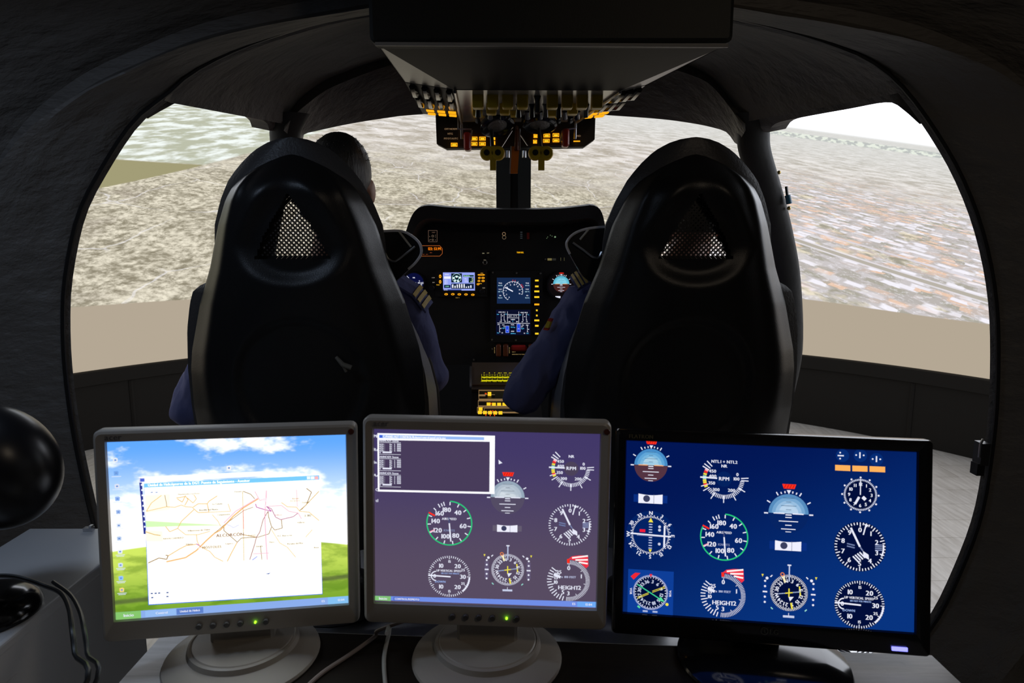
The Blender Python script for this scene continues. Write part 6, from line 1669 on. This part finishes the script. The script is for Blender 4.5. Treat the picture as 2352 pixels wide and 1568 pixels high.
c = Q(1811, 1179); gauge(sR, 'attitude_gauge', lambda g: g_adi(g, c[0], c[1], 46 * ub, [lin((86, 140, 190)), lin((120, 168, 210)), lin((160, 196, 228)), lin((206, 226, 244))], lin((6, 36, 100))))
c = Q(1810, 1253); gauge(sR, 'slip_gauge', lambda g: g_slip(g, c[0], c[1], 85 * ub, 60 * ub, 23 * ub, lin((10, 46, 128))))
c = Q(1812, 1361); gauge(sR, 'heading_gauge', lambda g: g_hsi(g, c[0], c[1], 43 * ub, DB, lin((8, 50, 130))))
c = Q(1976, 1136); gauge(sR, 'clock_gauge', lambda g: g_clock(g, c[0], c[1], 38 * ub, DB))
c = Q(1975, 1255); gauge(sR, 'altimeter_gauge', lambda g: g_alt(g, c[0], c[1], 58 * ub, DB))
c = Q(1974, 1388); gauge(sR, 'vertical_speed_gauge', lambda g: g_vsi(g, c[0], c[1], 56 * ub, DB))
g = G2(1)
for x, y in ((1935, 1046), (1976, 1046), (2013, 1055)): q = Q(x, y); g.disc(q[0], q[1], 15 * ub, lin((6, 44, 116)), 22)
g.up()
for i, (x, y) in enumerate(((1931, 1046), (1975, 1045), (2013, 1054))):
    q = Q(x, y); h = 7 * ub
    if i == 0: g.line((q[0] - h, q[1]), (q[0] + h, q[1]), 3 * ub, WH); g.disc(q[0] - h * .2, q[1] + h, 2 * ub, WH, 10); g.disc(q[0] - h * .2, q[1] - h, 2 * ub, WH, 10)
    else: g.line((q[0], q[1] - h), (q[0], q[1] + h), 3 * ub, WH); g.disc(q[0] - h * 1.2, q[1], 2 * ub, WH, 10); g.disc(q[0] + h * 1.2, q[1], 2 * ub, WH, 10)
for a, b, c_, d in (((1918, 1067), (1953, 1068.5), (1953, 1081.5), (1918, 1080)), ((1957.5, 1068.7), (1992.5, 1070), (1992.5, 1083), (1957.5, 1081.7)), ((1997, 1070), (2033, 1071.5), (2033, 1084.5), (1997, 1083))): g.poly([Q(*a), Q(*b), Q(*c_), Q(*d)], lin((255, 178, 92)))
g.build('trim_indicators', gfx, sR)
stand(mR, L, off, H, cz, mat('stand_black', (.010, .010, .011), rough=.10, spec=.6), .13, .072, head, False, -.022)
mb = MB(); q = SXY(2061, 1485)
mb.box((q[0], -.0078, q[1]), (.022, .003, .0055)); head(mb).build('power_light', emi('led_blue', lin((120, 120, 255)), 2.6), mR)
brandtext(mR, 'FLATRON', -.214, .1355 + .0085, .0062, mat('lettering_gold', (.14, .12, .06), rough=.4), L, off, .0080, .9)
lgm = mat('logo_grey', (.09, .095, .085), rough=.4)
brandtext(mR, 'LG', SXY(1764, 1449)[0], -.1355 - .012, .0075, lgm, L, off, .0082)
g = G2(0); qx = SXY(1753, 1447)[0]; qz = -.1355 - .0115
g.arc(qx, qz, .0052, 0, 360, .0012, (1, 1, 1), 24); g.line((qx, qz + .003), (qx, qz - .002), .0010, (1, 1, 1)); g.line((qx, qz - .002), (qx + .002, qz - .002), .0010, (1, 1, 1)); g.disc(qx - .0022, qz + .002, .0008, (1, 1, 1), 8)
me = bpy.data.meshes.new('round_logo'); me.from_pydata([(v[0], -.0082, v[2]) for v in g.v], [], g.f); me.materials.append(lgm); o = link('round_logo', me, mR); o.matrix_local = Matrix.Translation(off) @ L.to_4x4()
# emission from tiny lettering need not be sampled as lamps
for m_ in bpy.data.materials:
    if m_.name in ('display_glow', 'display_glow_bright', 'orange_lit', 'amber_lit', 'yellow_lit', 'red_digits', 'frame_glow', 'led_green'):
        if m_.name not in ('display_glow_bright', 'orange_lit'): m_.cycles.emission_sampling = 'NONE'
